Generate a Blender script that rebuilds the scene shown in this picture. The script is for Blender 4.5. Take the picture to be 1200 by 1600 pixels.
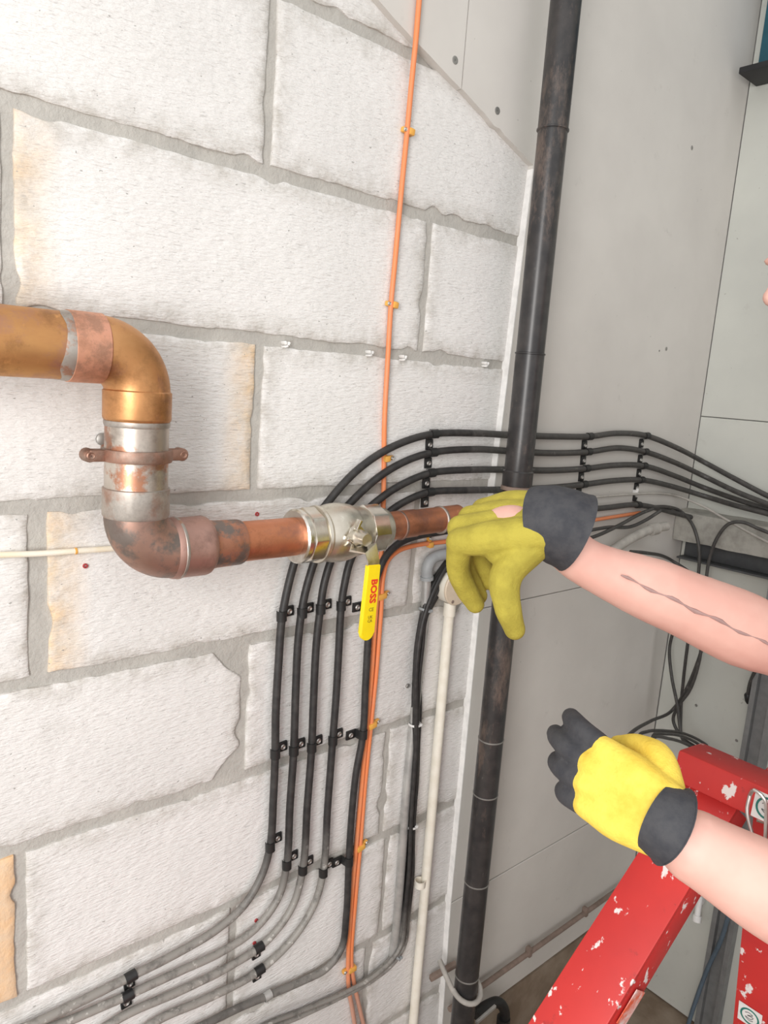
import bpy, bmesh, math, random
from mathutils import Vector, Matrix, noise
random.seed(7)
for o in list(bpy.data.objects): bpy.data.objects.remove(o)
scene = bpy.context.scene
COL = scene.collection
pi = math.pi

# ------------------------------------------------------------------ camera
F_PX = 1148.66
CAM = Vector((0.0, -0.9307, 1.4422))
A_R = Vector((0.75846727, -0.64769764, 0.0722161))
A_D = Vector((-0.05985335, -0.17957056, -0.9819226))
A_F = Vector((0.64895684, 0.74043378, -0.17496526))
cam_d = bpy.data.cameras.new('camera')
cam = bpy.data.objects.new('camera', cam_d); COL.objects.link(cam)
cam.matrix_world = Matrix(((A_R.x, -A_D.x, -A_F.x, CAM.x), (A_R.y, -A_D.y, -A_F.y, CAM.y),
                           (A_R.z, -A_D.z, -A_F.z, CAM.z), (0, 0, 0, 1)))
cam_d.sensor_fit = 'VERTICAL'; cam_d.sensor_height = 36.0
cam_d.lens = 36.0 * F_PX / 1600.0
cam_d.clip_start = 0.02
scene.camera = cam

# ------------------------------------------------------------------ light
world = bpy.data.worlds.new('world'); scene.world = world; world.use_nodes = True
world.node_tree.nodes['Background'].inputs[0].default_value = (1.0, 0.99, 0.985, 1)
world.node_tree.nodes['Background'].inputs[1].default_value = 0.72
def area(name, loc, target, size, sizey, power, col):
    d = bpy.data.lights.new(name, 'AREA'); d.shape = 'RECTANGLE'; d.size = size; d.size_y = sizey
    d.energy = power; d.color = col
    o = bpy.data.objects.new(name, d); COL.objects.link(o); o.location = loc
    o.rotation_euler = (Vector(target) - Vector(loc)).to_track_quat('-Z', 'Y').to_euler()
    return o
area('doorway_daylight', (-1.20, -1.40, 1.50), (0.4, 0, 0.9), 0.7, 1.5, 30, (1.0, 0.975, 0.95))
vs = scene.view_settings
vs.view_transform = 'Standard'; vs.look = 'None'; vs.gamma = 1; vs.use_curve_mapping = False
vs.exposure = 0.52

# ------------------------------------------------------------------ placing helpers
X_RW = 1.862          # right wall plane
BOARD = 0.012         # how far the plasterboard stands proud of the blocks
def ray(px, py): return A_R * ((px - 600) / F_PX) + A_D * ((py - 800) / F_PX) + A_F
def W(px, py, d=0.0):                     # point standing d in front of the block wall
    r = ray(px, py); return CAM + r * ((-d - CAM.y) / r.y)
def RW(px, py, off=0.0):                  # point standing off in front of the right wall
    r = ray(px, py); return CAM + r * ((X_RW - off - CAM.x) / r.x)
def AT(px, py, t): return CAM + ray(px, py) * t
def P(s, d):
    if len(s) == 2: return W(s[0], s[1], d)
    if len(s) == 3: return W(*s)
    return RW(s[0], s[1], s[3]) if s[2] == 'r' else AT(s[0], s[1], s[3])

# ------------------------------------------------------------------ materials
MATS = {}
class NT:
    def __init__(s, name):
        s.m = bpy.data.materials.new(name); s.m.use_nodes = True
        s.t = s.m.node_tree; s.b = s.t.nodes['Principled BSDF']; s.pos = None
    def n(s, typ, **kw):
        nd = s.t.nodes.new(typ)
        for k, v in kw.items(): setattr(nd, k, v)
        return nd
    def l(s, a, b): s.t.links.new(a, b)
    def coord(s, scale=(1, 1, 1)):
        if s.pos is None: s.pos = s.n('ShaderNodeNewGeometry').outputs['Position']
        mp = s.n('ShaderNodeMapping'); mp.inputs['Scale'].default_value = scale
        s.l(s.pos, mp.inputs['Vector']); return mp.outputs[0]
    def noise(s, scale, detail=4, rough=0.6, sc=(1, 1, 1)):
        nd = s.n('ShaderNodeTexNoise'); nd.inputs['Scale'].default_value = scale
        nd.inputs['Detail'].default_value = detail; nd.inputs['Roughness'].default_value = rough
        s.l(s.coord(sc), nd.inputs['Vector']); return nd.outputs[0]
    def ramp(s, fac, p0, p1, c0=(0, 0, 0, 1), c1=(1, 1, 1, 1)):
        nd = s.n('ShaderNodeValToRGB'); e = nd.color_ramp.elements
        e[0].position = p0; e[1].position = p1; e[0].color = c0; e[1].color = c1
        s.l(fac, nd.inputs[0]); return nd.outputs[0]
    def mix(s, fac, a, b):
        nd = s.n('ShaderNodeMix', data_type='RGBA')
        for v, i in ((fac, 0), (a, 6), (b, 7)):
            if hasattr(v, 'is_output'): s.l(v, nd.inputs[i])
            elif i == 0: nd.inputs[0].default_value = v
            else: nd.inputs[i].default_value = (*v[:3], 1)
        return nd.outputs[2]
    def mul(s, a, b):
        nd = s.n('ShaderNodeMath', operation='MULTIPLY')
        for v, i in ((a, 0), (b, 1)):
            if hasattr(v, 'is_output'): s.l(v, nd.inputs[i])
            else: nd.inputs[i].default_value = v
        return nd.outputs[0]
    def attr(s, name):
        nd = s.n('ShaderNodeAttribute'); nd.attribute_name = name; return nd.outputs['Fac']
    def col(s, c):
        if hasattr(c, 'is_output'): s.l(c, s.b.inputs['Base Color'])
        else: s.b.inputs['Base Color'].default_value = (*c, 1)
    def bump(s, h, strength, dist=0.002):
        nd = s.n('ShaderNodeBump'); nd.inputs['Strength'].default_value = strength
        nd.inputs['Distance'].default_value = dist
        s.l(h, nd.inputs['Height']); s.l(nd.outputs[0], s.b.inputs['Normal'])
    def set(s, rough=0.5, metal=0.0, **kw):
        s.b.inputs['Roughness'].default_value = rough; s.b.inputs['Metallic'].default_value = metal
        for k, v in kw.items(): s.b.inputs[k].default_value = v

def simple(name, c, rough=0.5, metal=0.0, var=0.15, scale=40, c2=None, bump=0.0, bscale=200, lo=0.4, hi=0.65):
    m = NT(name)
    c2 = c2 or tuple(x * (1 - var) for x in c)
    m.col(m.mix(m.ramp(m.noise(scale), lo, hi), c, c2)); m.set(rough, metal)
    if bump: m.bump(m.noise(bscale), bump)
    MATS[name] = m.m; return m.m

def mat_block():
    m = NT('painted_block')
    white = m.mix(m.ramp(m.noise(3.0, 3), .35, .7), (.80, .785, .765), (.71, .695, .675))
    tan = m.mix(m.ramp(m.noise(16, 5), .3, .7), (.80, .50, .22), (.70, .55, .36))
    st = m.mul(m.attr('stain'), m.ramp(m.noise(22, 6, .7), .25, .62))
    c = m.mix(st, white, tan)
    # faint grey scuffs, grime close to the arrises, pin holes
    c = m.mix(m.mul(m.ramp(m.noise(9, 6, .75), .57, .78), .5), c, (.47, .45, .41))
    c = m.mix(m.mul(m.attr('grime'), m.ramp(m.noise(30, 5, .7), .38, .70)), c, (.42, .39, .34))
    c = m.mix(m.mul(m.ramp(m.noise(130, 2, .5, (1, 1, 1.6)), .70, .74), .75), c, (.28, .27, .25))
    c = m.mix(m.mul(m.ramp(m.noise(1.0, 2, .5, (62, 62, 400)), .60, .72), .42), c, (.34, .325, .31))
    m.col(c); m.set(.85)
    comb = m.noise(1.0, 3, .55, (70, 70, 330)); pits = m.noise(60, 5, .6, (1, 1, 2.2))
    a = m.n('ShaderNodeMath', operation='ADD'); m.l(comb, a.inputs[0]); m.l(pits, a.inputs[1])
    m.bump(a.outputs[0], .75, .0026)
    MATS['block'] = m.m
mat_block()
def mat_block_tan():
    m = NT('tan_block')
    m.col(m.mix(m.ramp(m.noise(25, 6, .7), .3, .7), (.80, .50, .26), (.70, .55, .40))); m.set(.9)
    m.bump(m.noise(90, 5), .6, .003); MATS['tan_block'] = m.m
mat_block_tan()
def mat_mortar():
    m = NT('mortar')
    c = m.mix(m.ramp(m.noise(18, 6, .7), .3, .7), (.50, .48, .44), (.40, .385, .355))
    m.col(c); m.set(.95); m.bump(m.noise(120, 5), .7, .003); MATS['mortar'] = m.m
mat_mortar()
def mat_board(name, a, b, sc):
    m = NT(name)
    c = m.mix(m.ramp(m.noise(4, 4), .35, .7), a, b)
    c = m.mix(m.mul(m.ramp(m.noise(14, 7, .75), .62, .78), .4), c, (.36, .34, .31))
    c = m.mix(m.mul(m.ramp(m.noise(90, 2), .74, .77), .5), c, (.25, .24, .22))
    m.col(c); m.set(.8); m.bump(m.noise(150, 3), .08, .001); MATS[name] = m.m
mat_board('plasterboard', (.64, .615, .575), (.58, .555, .52), 1)
mat_board('grey_sheet', (.60, .61, .56), (.54, .55, .51), 1)
simple('board_edge', (.86, .85, .83), .9)
simple('floor', (.20, .145, .10), .9, c2=(.30, .24, .18), scale=9, bump=.4)
simple('ceiling', (.5, .5, .48), .9)
simple('plain_wall', (.62, .61, .58), .9)
def mat_cable():
    m = NT('black_cable')
    c = m.mix(m.ramp(m.noise(60, 4), .4, .7), (.022, .021, .021), (.045, .042, .040))
    dust = m.mul(m.attr('dust'), m.ramp(m.noise(45, 6, .7, (1, 1, 1)), .18, .5))
    c = m.mix(dust, c, (.30, .285, .26))
    spl = m.mul(m.attr('dust'), m.ramp(m.noise(70, 3), .62, .68))
    c = m.mix(m.mul(spl, .7), c, (.58, .56, .52))
    m.col(c); m.set(.5); MATS['cable'] = m.m
mat_cable()
def mat_soil():
    m = NT('black_iron_pipe')
    c = m.mix(m.ramp(m.noise(30, 5), .4, .7), (.026, .025, .026), (.052, .047, .045))
    c = m.mix(m.mul(m.ramp(m.noise(11, 7, .8, (1, 1, .35)), .55, .66), .8), c, (.15, .11, .09))
    c = m.mix(m.mul(m.ramp(m.noise(40, 4, .7, (1, 1, .3)), .68, .74), .5), c, (.33, .30, .27))
    m.col(c); m.set(.32); MATS['soil'] = m.m
mat_soil()
simple('orange', (.80, .24, .085), .5, c2=(.72, .27, .13), scale=30)
simple('orange_clip', (.82, .42, .08), .45)
def mat_orange_cable():
    m = NT('orange_cable')
    c = m.mix(m.ramp(m.noise(30), .4, .7), (.82, .25, .09), (.74, .27, .13))
    c = m.mix(m.mul(m.attr('dust'), .85), c, (.52, .31, .24))
    m.col(c); m.set(.5); MATS['orange_cable'] = m.m
mat_orange_cable()
simple('cleat_black', (.018, .018, .018), .42)
simple('screw_steel', (.62, .60, .57), .35, .9)
simple('dull_steel', (.36, .35, .33), .5, .7)
simple('cream_plastic', (.84, .80, .70), .45, c2=(.78, .73, .62))
simple('cream_cover', (.68, .58, .45), .5, c2=(.62, .52, .40))
simple('white_plastic', (.85, .84, .82), .5)
simple('yellowed_cable', (.83, .74, .55), .5, c2=(.86, .82, .74), scale=15)
simple('grey_plastic', (.34, .36, .37), .5)
simple('galv', (.55, .55, .53), .45, .6, c2=(.42, .42, .41))
simple('red_plug', (.42, .045, .05), .6)
def mat_copper(name, a, b, patch=None, plo=.52, phi=.6, rough=.34, metal=1.0, sc=14, psc=10, stretch=(1, 1, 1), pm=None):
    m = NT(name)
    c = m.mix(m.ramp(m.noise(sc, 6, .65, stretch), .32, .68), a, b)
    if patch: c = m.mix(m.ramp(m.noise(psc, 6, .7), plo, phi), c, patch)
    c = m.mix(m.mul(m.ramp(m.noise(16, 7, .75), .50, .68), .62), c, tuple(x * .45 for x in b))
    c = m.mix(m.mul(m.ramp(m.noise(55, 4, .6, (1, 1, .25)), .64, .72), .35), c, tuple(min(1, x * 1.5) for x in a))
    m.col(c); m.set(rough, metal)
    rr = m.n('ShaderNodeMapRange'); rr.inputs[3].default_value = rough * .75; rr.inputs[4].default_value = min(1, rough * 1.5)
    m.l(m.noise(35, 5), rr.inputs[0]); m.l(rr.outputs[0], m.b.inputs['Roughness'])
    m.bump(m.noise(90, 6, .7), .16, .001)
    MATS[name] = m.m
mat_copper('copper_gold', (.62, .34, .13), (.46, .22, .095), (.42, .22, .17), .48, .64, .46, .8, psc=15, stretch=(.4, 1, 1))
mat_copper('copper_pink', (.70, .36, .25), (.60, .30, .17), (.46, .25, .17), .50, .60, .5, .7, psc=26)
mat_copper('copper_elbow', (.64, .34, .15), (.52, .25, .10), (.38, .19, .12), .52, .68, .40, .85, psc=17)
mat_copper('tinned', (.66, .61, .54), (.45, .38, .33), (.48, .23, .14), .50, .58, .34, .9, psc=22, stretch=(1, 1, .5))
mat_copper('tinned_collar', (.52, .49, .45), (.43, .39, .35), (.40, .26, .20), .52, .66, .45, .75, psc=18)
mat_copper('copper_burnt', (.43, .26, .20), (.34, .22, .18), (.22, .185, .165), .46, .56, .42, .8, psc=18)
mat_copper('copper_mauve', (.48, .29, .24), (.40, .25, .21), (.44, .20, .12), .58, .68, .42, .8)
mat_copper('copper_sooty', (.56, .27, .17), (.46, .22, .15), (.24, .20, .18), .45, .54, .42, .8, psc=24)
mat_copper('copper_red', (.64, .27, .15), (.55, .22, .115), (.42, .19, .13), .50, .66, .38, .85, psc=20)
mat_copper('solder', (.50, .47, .43), (.38, .33, .29), (.46, .27, .19), .56, .62, psc=30, rough=.42, metal=.8, sc=40)
mat_copper('bracket_copper', (.40, .23, .17), (.32, .19, .14), (.36, .27, .22), .55, .65, .45, .8, sc=40)
mat_copper('nickel', (.72, .68, .60), (.60, .55, .46), None, rough=.30, metal=.95, sc=22)
mat_copper('nickel_bright', (.80, .77, .71), (.66, .61, .52), None, rough=.2, metal=1, sc=30)
simple('lever_yellow', (.90, .70, .010), .38, c2=(.86, .65, .01))
simple('print_red', (.75, .05, .02), .5); simple('print_dark', (.32, .22, .02), .5)
def mat_ladder():
    m = NT('red_fibreglass')
    c = m.mix(m.ramp(m.noise(6, 4), .35, .7), (.62, .035, .03), (.50, .03, .03))
    c = m.mix(m.ramp(m.noise(38, 4, .6, (1, 1, .7)), .62, .65), c, (.82, .74, .72))
    c = m.mix(m.ramp(m.noise(17, 4, .6), .68, .70), c, (.85, .78, .76))
    c = m.mix(m.mul(m.ramp(m.noise(23, 6, .7), .62, .7), .6), c, (.26, .03, .03))
    m.col(c); m.set(.45); MATS['ladder'] = m.m
mat_ladder()
simple('sticker', (.86, .85, .83), .5); simple('green_print', (.02, .20, .16), .5); simple('ink', (.05, .05, .05), .5)
simple('orange_label', (.72, .12, .05), .5, c2=(.8, .72, .7), scale=45)
simple('concrete', (.42, .41, .37), .95, c2=(.30, .29, .26), scale=28, bump=.8, bscale=60)
simple('dark_steel', (.11, .115, .12), .55, .3)
simple('grey_steel', (.26, .265, .265), .55, .3)
simple('teal', (.018, .10, .14), .5); simple('black_flange', (.02, .02, .022), .6)
simple('rust_pipe', (.27, .20, .165), .8, c2=(.20, .15, .12))
simple('painted_pipe', (.46, .44, .40), .8, c2=(.36, .34, .31))
simple('blue_cable', (.10, .14, .18), .5)
simple('skin', (.80, .48, .40), .55, c2=(.74, .41, .34), scale=12)
simple('tattoo', (.42, .27, .25), .6)
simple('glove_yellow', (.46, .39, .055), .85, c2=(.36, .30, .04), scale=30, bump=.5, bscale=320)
simple('glove_bright', (.88, .66, .10), .8, c2=(.74, .52, .06), scale=30, bump=.5, bscale=320)
simple('glove_dark', (.055, .056, .062), .75, c2=(.035, .037, .045), scale=60, bump=.3)
simple('shirt', (.03, .035, .05), .9, bump=.3); simple('trousers', (.045, .045, .05), .9, bump=.3)
simple('hair', (.09, .055, .035), .7, bump=.8, bscale=300); simple('boot', (.05, .035, .025), .6)
simple('eye', (.85, .83, .8), .2); simple('iris', (.06, .10, .14), .2); simple('lips', (.62, .25, .22), .5)

# ------------------------------------------------------------------ mesh helpers (world coordinates in, object origin at a base point)
def wloc(o):
    v = Vector(o.location)
    while o.parent: o = o.parent; v = v + Vector(o.location)
    return v
def link(name, me, mat, parent=None, origin=None):
    if origin is None:
        if parent is not None: origin = wloc(parent)
        else:
            n = max(1, len(me.vertices)); c = Vector((0, 0, 0)); zmin = 1e9
            for v in me.vertices: c += v.co; zmin = min(zmin, v.co.z)
            origin = Vector((c.x / n, c.y / n, zmin))
    origin = Vector(origin)
    me.transform(Matrix.Translation(-origin))
    me.materials.clear(); me.materials.append(MATS[mat])
    o = bpy.data.objects.new(name, me); COL.objects.link(o)
    if parent is not None: o.parent = parent; o.location = origin - wloc(parent)
    else: o.location = origin
    return o
def bm_obj(name, bm, mat, parent=None, smooth=40, origin=None):
    bmesh.ops.recalc_face_normals(bm, faces=bm.faces)
    me = bpy.data.meshes.new(name); bm.to_mesh(me); bm.free()
    if smooth:
        for p in me.polygons: p.use_smooth = True
        me.set_sharp_from_angle(angle=math.radians(smooth))
    return link(name, me, mat, parent, origin)
def tag(o, label, cat, group=None):
    o['label'] = label; o['category'] = cat
    if group: o['group'] = group
    return o
def thing(name, label, cat, loc, group=None):
    o = bpy.data.objects.new(name, None); COL.objects.link(o); o.location = loc
    o.empty_display_size = .02
    return tag(o, label, cat, group)
def struct(o): o['kind'] = 'structure'; return o

def add_box(bm, c, size, rot=None, bevel=0.0):
    r = bmesh.ops.create_cube(bm, size=1.0)['verts']
    M = Matrix.Translation(Vector(c)) @ ((rot.to_4x4()) if rot else Matrix.Identity(4)) @ Matrix.Diagonal((*size, 1))
    bmesh.ops.transform(bm, matrix=M, verts=r)
    if bevel:
        es = list({e for v in r for e in v.link_edges})
        bmesh.ops.bevel(bm, geom=es, offset=bevel, segments=2, affect='EDGES', profile=.5)
def add_prism(bm, poly, axis, a, b):          # polygon given in the two remaining axes, extruded along axis from a to b
    def mk(p, t):
        if axis == 'y': return Vector((p[0], t, p[1]))
        if axis == 'x': return Vector((t, p[0], p[1]))
        return Vector((p[0], p[1], t))
    A = [bm.verts.new(mk(p, a)) for p in poly]; B = [bm.verts.new(mk(p, b)) for p in poly]
    bm.faces.new(A); bm.faces.new(B)
    n = len(poly)
    for i in range(n): bm.faces.new((A[i], A[(i + 1) % n], B[(i + 1) % n], B[i]))
def frame_of(d):
    d = d.normalized(); h = Vector((0, 0, 1)) if abs(d.z) < .9 else Vector((0, 1, 0))
    u = d.cross(h).normalized(); return u, d.cross(u).normalized()
def add_lathe(bm, p0, d, prof, n=28, cap=True, sq=None):       # prof: list of (along, radius); surface of revolution about p0 + d
    d = d.normalized(); u, v = frame_of(d); rings = []
    for s, r in prof:
        rings.append([bm.verts.new(p0 + d * s + (u * math.cos(2 * pi * i / n) + v * math.sin(2 * pi * i / n)) * r) for i in range(n)])
    for a, b in zip(rings, rings[1:]):
        for i in range(n): bm.faces.new((a[i], a[(i + 1) % n], b[(i + 1) % n], b[i]))
    if cap: bm.faces.new(rings[0][::-1]); bm.faces.new(rings[-1])
def smooth_path(pts, step=.006):
    pts = [Vector(p) for p in pts]
    if len(pts) == 2: pts = [pts[0], pts[0].lerp(pts[1], .5), pts[1]]
    ext = [pts[0] * 2 - pts[1]] + pts + [pts[-1] * 2 - pts[-2]]
    out = []
    for i in range(1, len(ext) - 2):
        p0, p1, p2, p3 = ext[i - 1:i + 3]
        t = [0]
        for a, b in ((p0, p1), (p1, p2), (p2, p3)): t.append(t[-1] + max(1e-5, (b - a).length) ** .5)
        n = max(2, int((p2 - p1).length / step))
        for k in range(n):
            T = t[1] + (t[2] - t[1]) * k / n
            A1 = p0 * ((t[1] - T) / (t[1] - t[0])) + p1 * ((T - t[0]) / (t[1] - t[0]))
            A2 = p1 * ((t[2] - T) / (t[2] - t[1])) + p2 * ((T - t[1]) / (t[2] - t[1]))
            A3 = p2 * ((t[3] - T) / (t[3] - t[2])) + p3 * ((T - t[2]) / (t[3] - t[2]))
            B1 = A1 * ((t[2] - T) / (t[2] - t[0])) + A2 * ((T - t[0]) / (t[2] - t[0]))
            B2 = A2 * ((t[3] - T) / (t[3] - t[1])) + A3 * ((T - t[1]) / (t[3] - t[1]))
            out.append(B1 * ((t[2] - T) / (t[2] - t[1])) + B2 * ((T - t[1]) / (t[2] - t[1])))
    out.append(pts[-1]); return out
def sweep(bm, path, rad, n=12, cap=True, dust=None, layer=None):
    m = len(path); rings = []
    d = (path[1] - path[0]).normalized(); u, v = frame_of(d)
    for i, p in enumerate(path):
        d2 = (path[min(i + 1, m - 1)] - path[max(i - 1, 0)])
        d2 = d2.normalized() if d2.length > 1e-9 else d
        u = (u - d2 * u.dot(d2)).normalized(); v = d2.cross(u)
        r = rad(i / (m - 1)) if callable(rad) else rad
        ring = [bm.verts.new(p + (u * math.cos(2 * pi * k / n) + v * math.sin(2 * pi * k / n)) * r) for k in range(n)]
        if layer is not None:
            for q in ring: q[layer] = dust(p)
        rings.append(ring)
    for a, b in zip(rings, rings[1:]):
        for k in range(n): bm.faces.new((a[k], a[(k + 1) % n], b[(k + 1) % n], b[k]))
    if cap: bm.faces.new(rings[0][::-1]); bm.faces.new(rings[-1])
def cable(name, spec, r, mat, d=.012, parent=None, dust=None, n=12, step=.006, off=None):
    bm = bmesh.new(); pts = [P(s, d) for s in spec if s not in ('L', 'D', 'U')]
    if spec[-1] == 'L':                       # carry on level along the wall to the left
        e = pts[-1]; pts += [e + Vector((-.12, 0, -.035)), e + Vector((-.30, 0, -.05)), Vector((-.85, e.y, e.z - .05))]
    if spec[-1] == 'D': e = pts[-1]; pts += [Vector((e.x + .01, e.y, e.z - .15)), Vector((e.x + .01, e.y, FLOOR))]
    if spec[0] == 'U': pts = [Vector((pts[0].x, pts[0].y, 3.28))] + pts
    if off: pts = [p + Vector(off) for p in pts]
    lay = bm.verts.layers.float.new('dust') if dust else None
    path = smooth_path(pts, step)
    sweep(bm, path, r, n, True, dust, lay)
    return bm_obj(name, bm, mat, parent, 60)

# ================================================================== STRUCTURE
FLOOR = -.22
Z0 = 1.945                                    # height of the first bed joint above the floor
ROW = 0.225
def zrow(k): return Z0 - k * ROW
# --- block wall: recessed mortar sheet with the blocks as its pieces
def mortar_sheet():
    bm = bmesh.new(); x0, x1, z0, z1 = -.9, 1.13, FLOOR, 3.30; nx, nz = 170, 270; g = []
    for j in range(nz + 1):
        rw = []
        for i in range(nx + 1):
            x = x0 + (x1 - x0) * i / nx; z = z0 + (z1 - z0) * j / nz
            y = .0045 + .0022 * noise.noise(Vector((x * 18, 0, z * 18))) + .0012 * noise.noise(Vector((x * 60, 5, z * 60)))
            rw.append(bm.verts.new((x, y, z)))
        g.append(rw)
    for j in range(nz):
        for i in range(nx): bm.faces.new((g[j][i], g[j][i + 1], g[j + 1][i + 1], g[j + 1][i]))
    add_box(bm, ((x0 + x1) / 2, .065, (z0 + z1) / 2), (x1 - x0, .10, z1 - z0))
    return bm_obj('wall_left', bm, 'mortar', None, 60, (0, 0, 0))
wall_left = struct(mortar_sheet())
def block(x0, x1, z0, z1, seed, stainL=0, stainR=0, mat='block', chip=None, rough=1.0):
    bm = bmesh.new(); nx = max(8, int((x1 - x0) / .0065)); nz = max(8, int((z1 - z0) / .0065))
    def spread(a, b, n):
        q = [a, a + .0012, a + .0036]; r = [b - .0036, b - .0012, b]; m = n - 4
        return q + [a + .0036 + (b - a - .0072) * t / m for t in range(1, m)] + r
    GX, GZ = spread(x0, x1, nx), spread(z0, z1, nz); nx, nz = len(GX) - 1, len(GZ) - 1
    st = bm.verts.layers.float.new('stain'); gr = bm.verts.layers.float.new('grime'); g = []
    def jit(s, k):
        a = noise.noise(Vector((s * 14, seed * 3.1, k))) * .0028 + noise.noise(Vector((s * 55, seed * 1.7, k + 9))) * .0018
        c = max(0, noise.noise(Vector((s * 22, seed * 5.3, k + 4))) - .30) * .020 * rough
        return a + c
    def jj(s, k): return max(-.0018, jit(s, k))
    for j in range(nz + 1):
        rw = []
        for i in range(nx + 1):
            x = GX[i]; z = GZ[j]; ring = min(i, j, nx - i, nz - j)
            eL, eR, eB, eT = x - x0, x1 - x, z - z0, z1 - z
            x += jj(z, 1) * max(0, 1 - eL / .03) - jj(z, 2) * max(0, 1 - eR / .03)
            z += jj(x, 3) * max(0, 1 - eB / .03) - jj(x, 4) * max(0, 1 - eT / .03)
            if chip:
                for cx, cz, cr in chip:                          # a knocked-off corner
                    dx, dz = x - cx, z - cz; L = math.hypot(dx, dz)
                    if L < cr:
                        k = (cr - L) * .8; s = Vector(((x0 + x1) / 2 - cx, (z0 + z1) / 2 - cz)); s.x *= .35; s.normalize()
                        x += s.x * k; z += s.y * k
            e = min(eL, eR, eB, eT)
            y = -.0012 * noise.noise(Vector((x * 9, seed, z * 9))) - .0006 * noise.noise(Vector((x * 70, seed, z * 120)))
            y += (.012, .0019, .0005)[ring] if ring < 3 else 0
            v = bm.verts.new((x, y, z)); rw.append(v)
            v[st] = max(stainL * max(0, 1 - eL / .055), stainR * max(0, 1 - eR / .055))
            v[gr] = max(0, 1 - e / .035) * .95
        g.append(rw)
    for j in range(nz):
        for i in range(nx): bm.faces.new((g[j][i], g[j][i + 1], g[j + 1][i + 1], g[j + 1][i]))
    return bm_obj('block', bm, mat, wall_left, 35)
XE = 1.125                                     # the blocks run in behind the edge of the board
J = .0062
jx = {-1: [.26, .90], 0: [.55], 1: [W(424, 130).x], 2: [W(13, 330).x, W(666, 447).x], 3: [W(402, 655).x], 4: [W(61, 930).x, W(644, 910).x],
      5: [W(381, 1130).x], 6: [W(33, 1455).x, W(602, 1220).x], 7: [W(364, 1465).x, W(588, 1540).x], 8: [.23, .86], 9: [.55], 10: [.24, .87]}
for k in range(-5, 11):
    if k < -1: js = [.55] if k % 2 == 0 else [.24, .87]
    else: js = jx[k]
    top, bot = zrow(k - 1) - .0145, zrow(k)
    bot = max(bot, FLOOR + .004)
    xs = [js[0] - .635] + js
    if k in (1, 3, 5, 7, 9, 0): xs = [js[0] - 1.27] + xs
    xs.append(XE + J)
    for i in range(len(xs) - 1):
        a, b = xs[i] + J, xs[i + 1] - J
        vis = b > .15
        kw = {}
        if k == 2 and i == 1: kw = dict(stainL=.75)
        if k == 3 and i == 1: kw = dict(stainR=.95)
        if k == 4 and i == 1: kw = dict(stainL=1.0)
        if k == 6 and i == 0: kw = dict(mat='tan_block')
        if k == 5 and i == 1: kw = dict(chip=[(b, top, .05), (b, bot, .045)])
        if k == 4: a += .004 if i == 1 else 0; b -= .005 if i == 0 else 0
        block(a, b, bot, top, k * 10 + i + .37, rough=1.6 if k in (1, 5) else 1.0, **kw)

# --- plasterboard lining, proud of the blocks, cut on a slope at the top left
back_bm = bmesh.new(); add_box(back_bm, ((1.13 + 2.0) / 2, .065, (FLOOR + 3.30) / 2), (2.0 - 1.13, .10, 3.30 - FLOOR))
wall_back = struct(bm_obj('wall_back', back_bm, 'plain_wall', None, 0, (1.5, 0, 0)))
def sheet(name, poly, parent, mat, y0=-BOARD, y1=.004, axis='y', ragged=0.0, bev=.0012):
    bm = bmesh.new(); add_prism(bm, poly, axis, y0, y1)
    if bev: bmesh.ops.bevel(bm, geom=[e for e in bm.edges], offset=bev, segments=1, affect='EDGES')
    return bm_obj(name, bm, mat, parent, 30)
def xz(px, py, d=BOARD): p = W(px, py, d); return (p.x, p.z)
e0, e1 = xz(590, 0), xz(830, 255)
EDGE, EDGE1, EDGE2 = 1.101, 1.073, 1.088      # the lining's left edge wanders a little on its way down
slope = (e1[1] - e0[1]) / (e1[0] - e0[0])
vx = xz(728, 60)[0]; zj1 = xz(850, 930)[1]; zj2 = xz(840, 1333)[1]
def zs(x): return e0[1] + slope * (x - e0[0])
XB = X_RW - .001
def ragged_edge(xa, xb, n, fn, amp):
    return [(xa + (xb - xa) * i / n, fn(xa + (xb - xa) * i / n) + amp * noise.noise(Vector((i * .9, xa * 7, 3)))) for i in range(n + 1)]
left_piece = ragged_edge(-.6, vx - .0012, 40, zs, .004) + [(vx - .0012, 3.30), (-.6, 3.30)]
main_piece = ragged_edge(vx + .0012, EDGE, 14, zs, .004) + [(EDGE1, zj1 + .0012), (XB, zj1 + .0012), (XB, 3.30), (vx + .0012, 3.30)]
sheet('board', left_piece, wall_back, 'plasterboard', bev=0); sheet('board', main_piece, wall_back, 'plasterboard', bev=0)
sheet('board', [(EDGE1 + .002, zj2 + .0015), (XB, zj2 + .0015), (XB, zj1 - .0012), (EDGE1, zj1 - .0012)], wall_back, 'plasterboard')
sheet('board', [(EDGE2, .012), (XB, .012), (XB, zj2 - .0015), (EDGE1 + .002, zj2 - .0015)], wall_back, 'plasterboard')
tb = bmesh.new()
for (xa, za), (xb, zb_) in (((EDGE, zs(EDGE) - .006), (EDGE1, zj1)), ((EDGE1, zj1), (EDGE1 + .002, zj2)), ((EDGE1 + .002, zj2), (EDGE2, .012))):
    add_prism(tb, [(xa - .0010, za), (xa + .0015, za), (xb + .0015, zb_), (xb - .0010, zb_)], 'y', -BOARD - .0008, .004)
bm_obj('edge_bead', tb, 'board_edge', wall_back)
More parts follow.
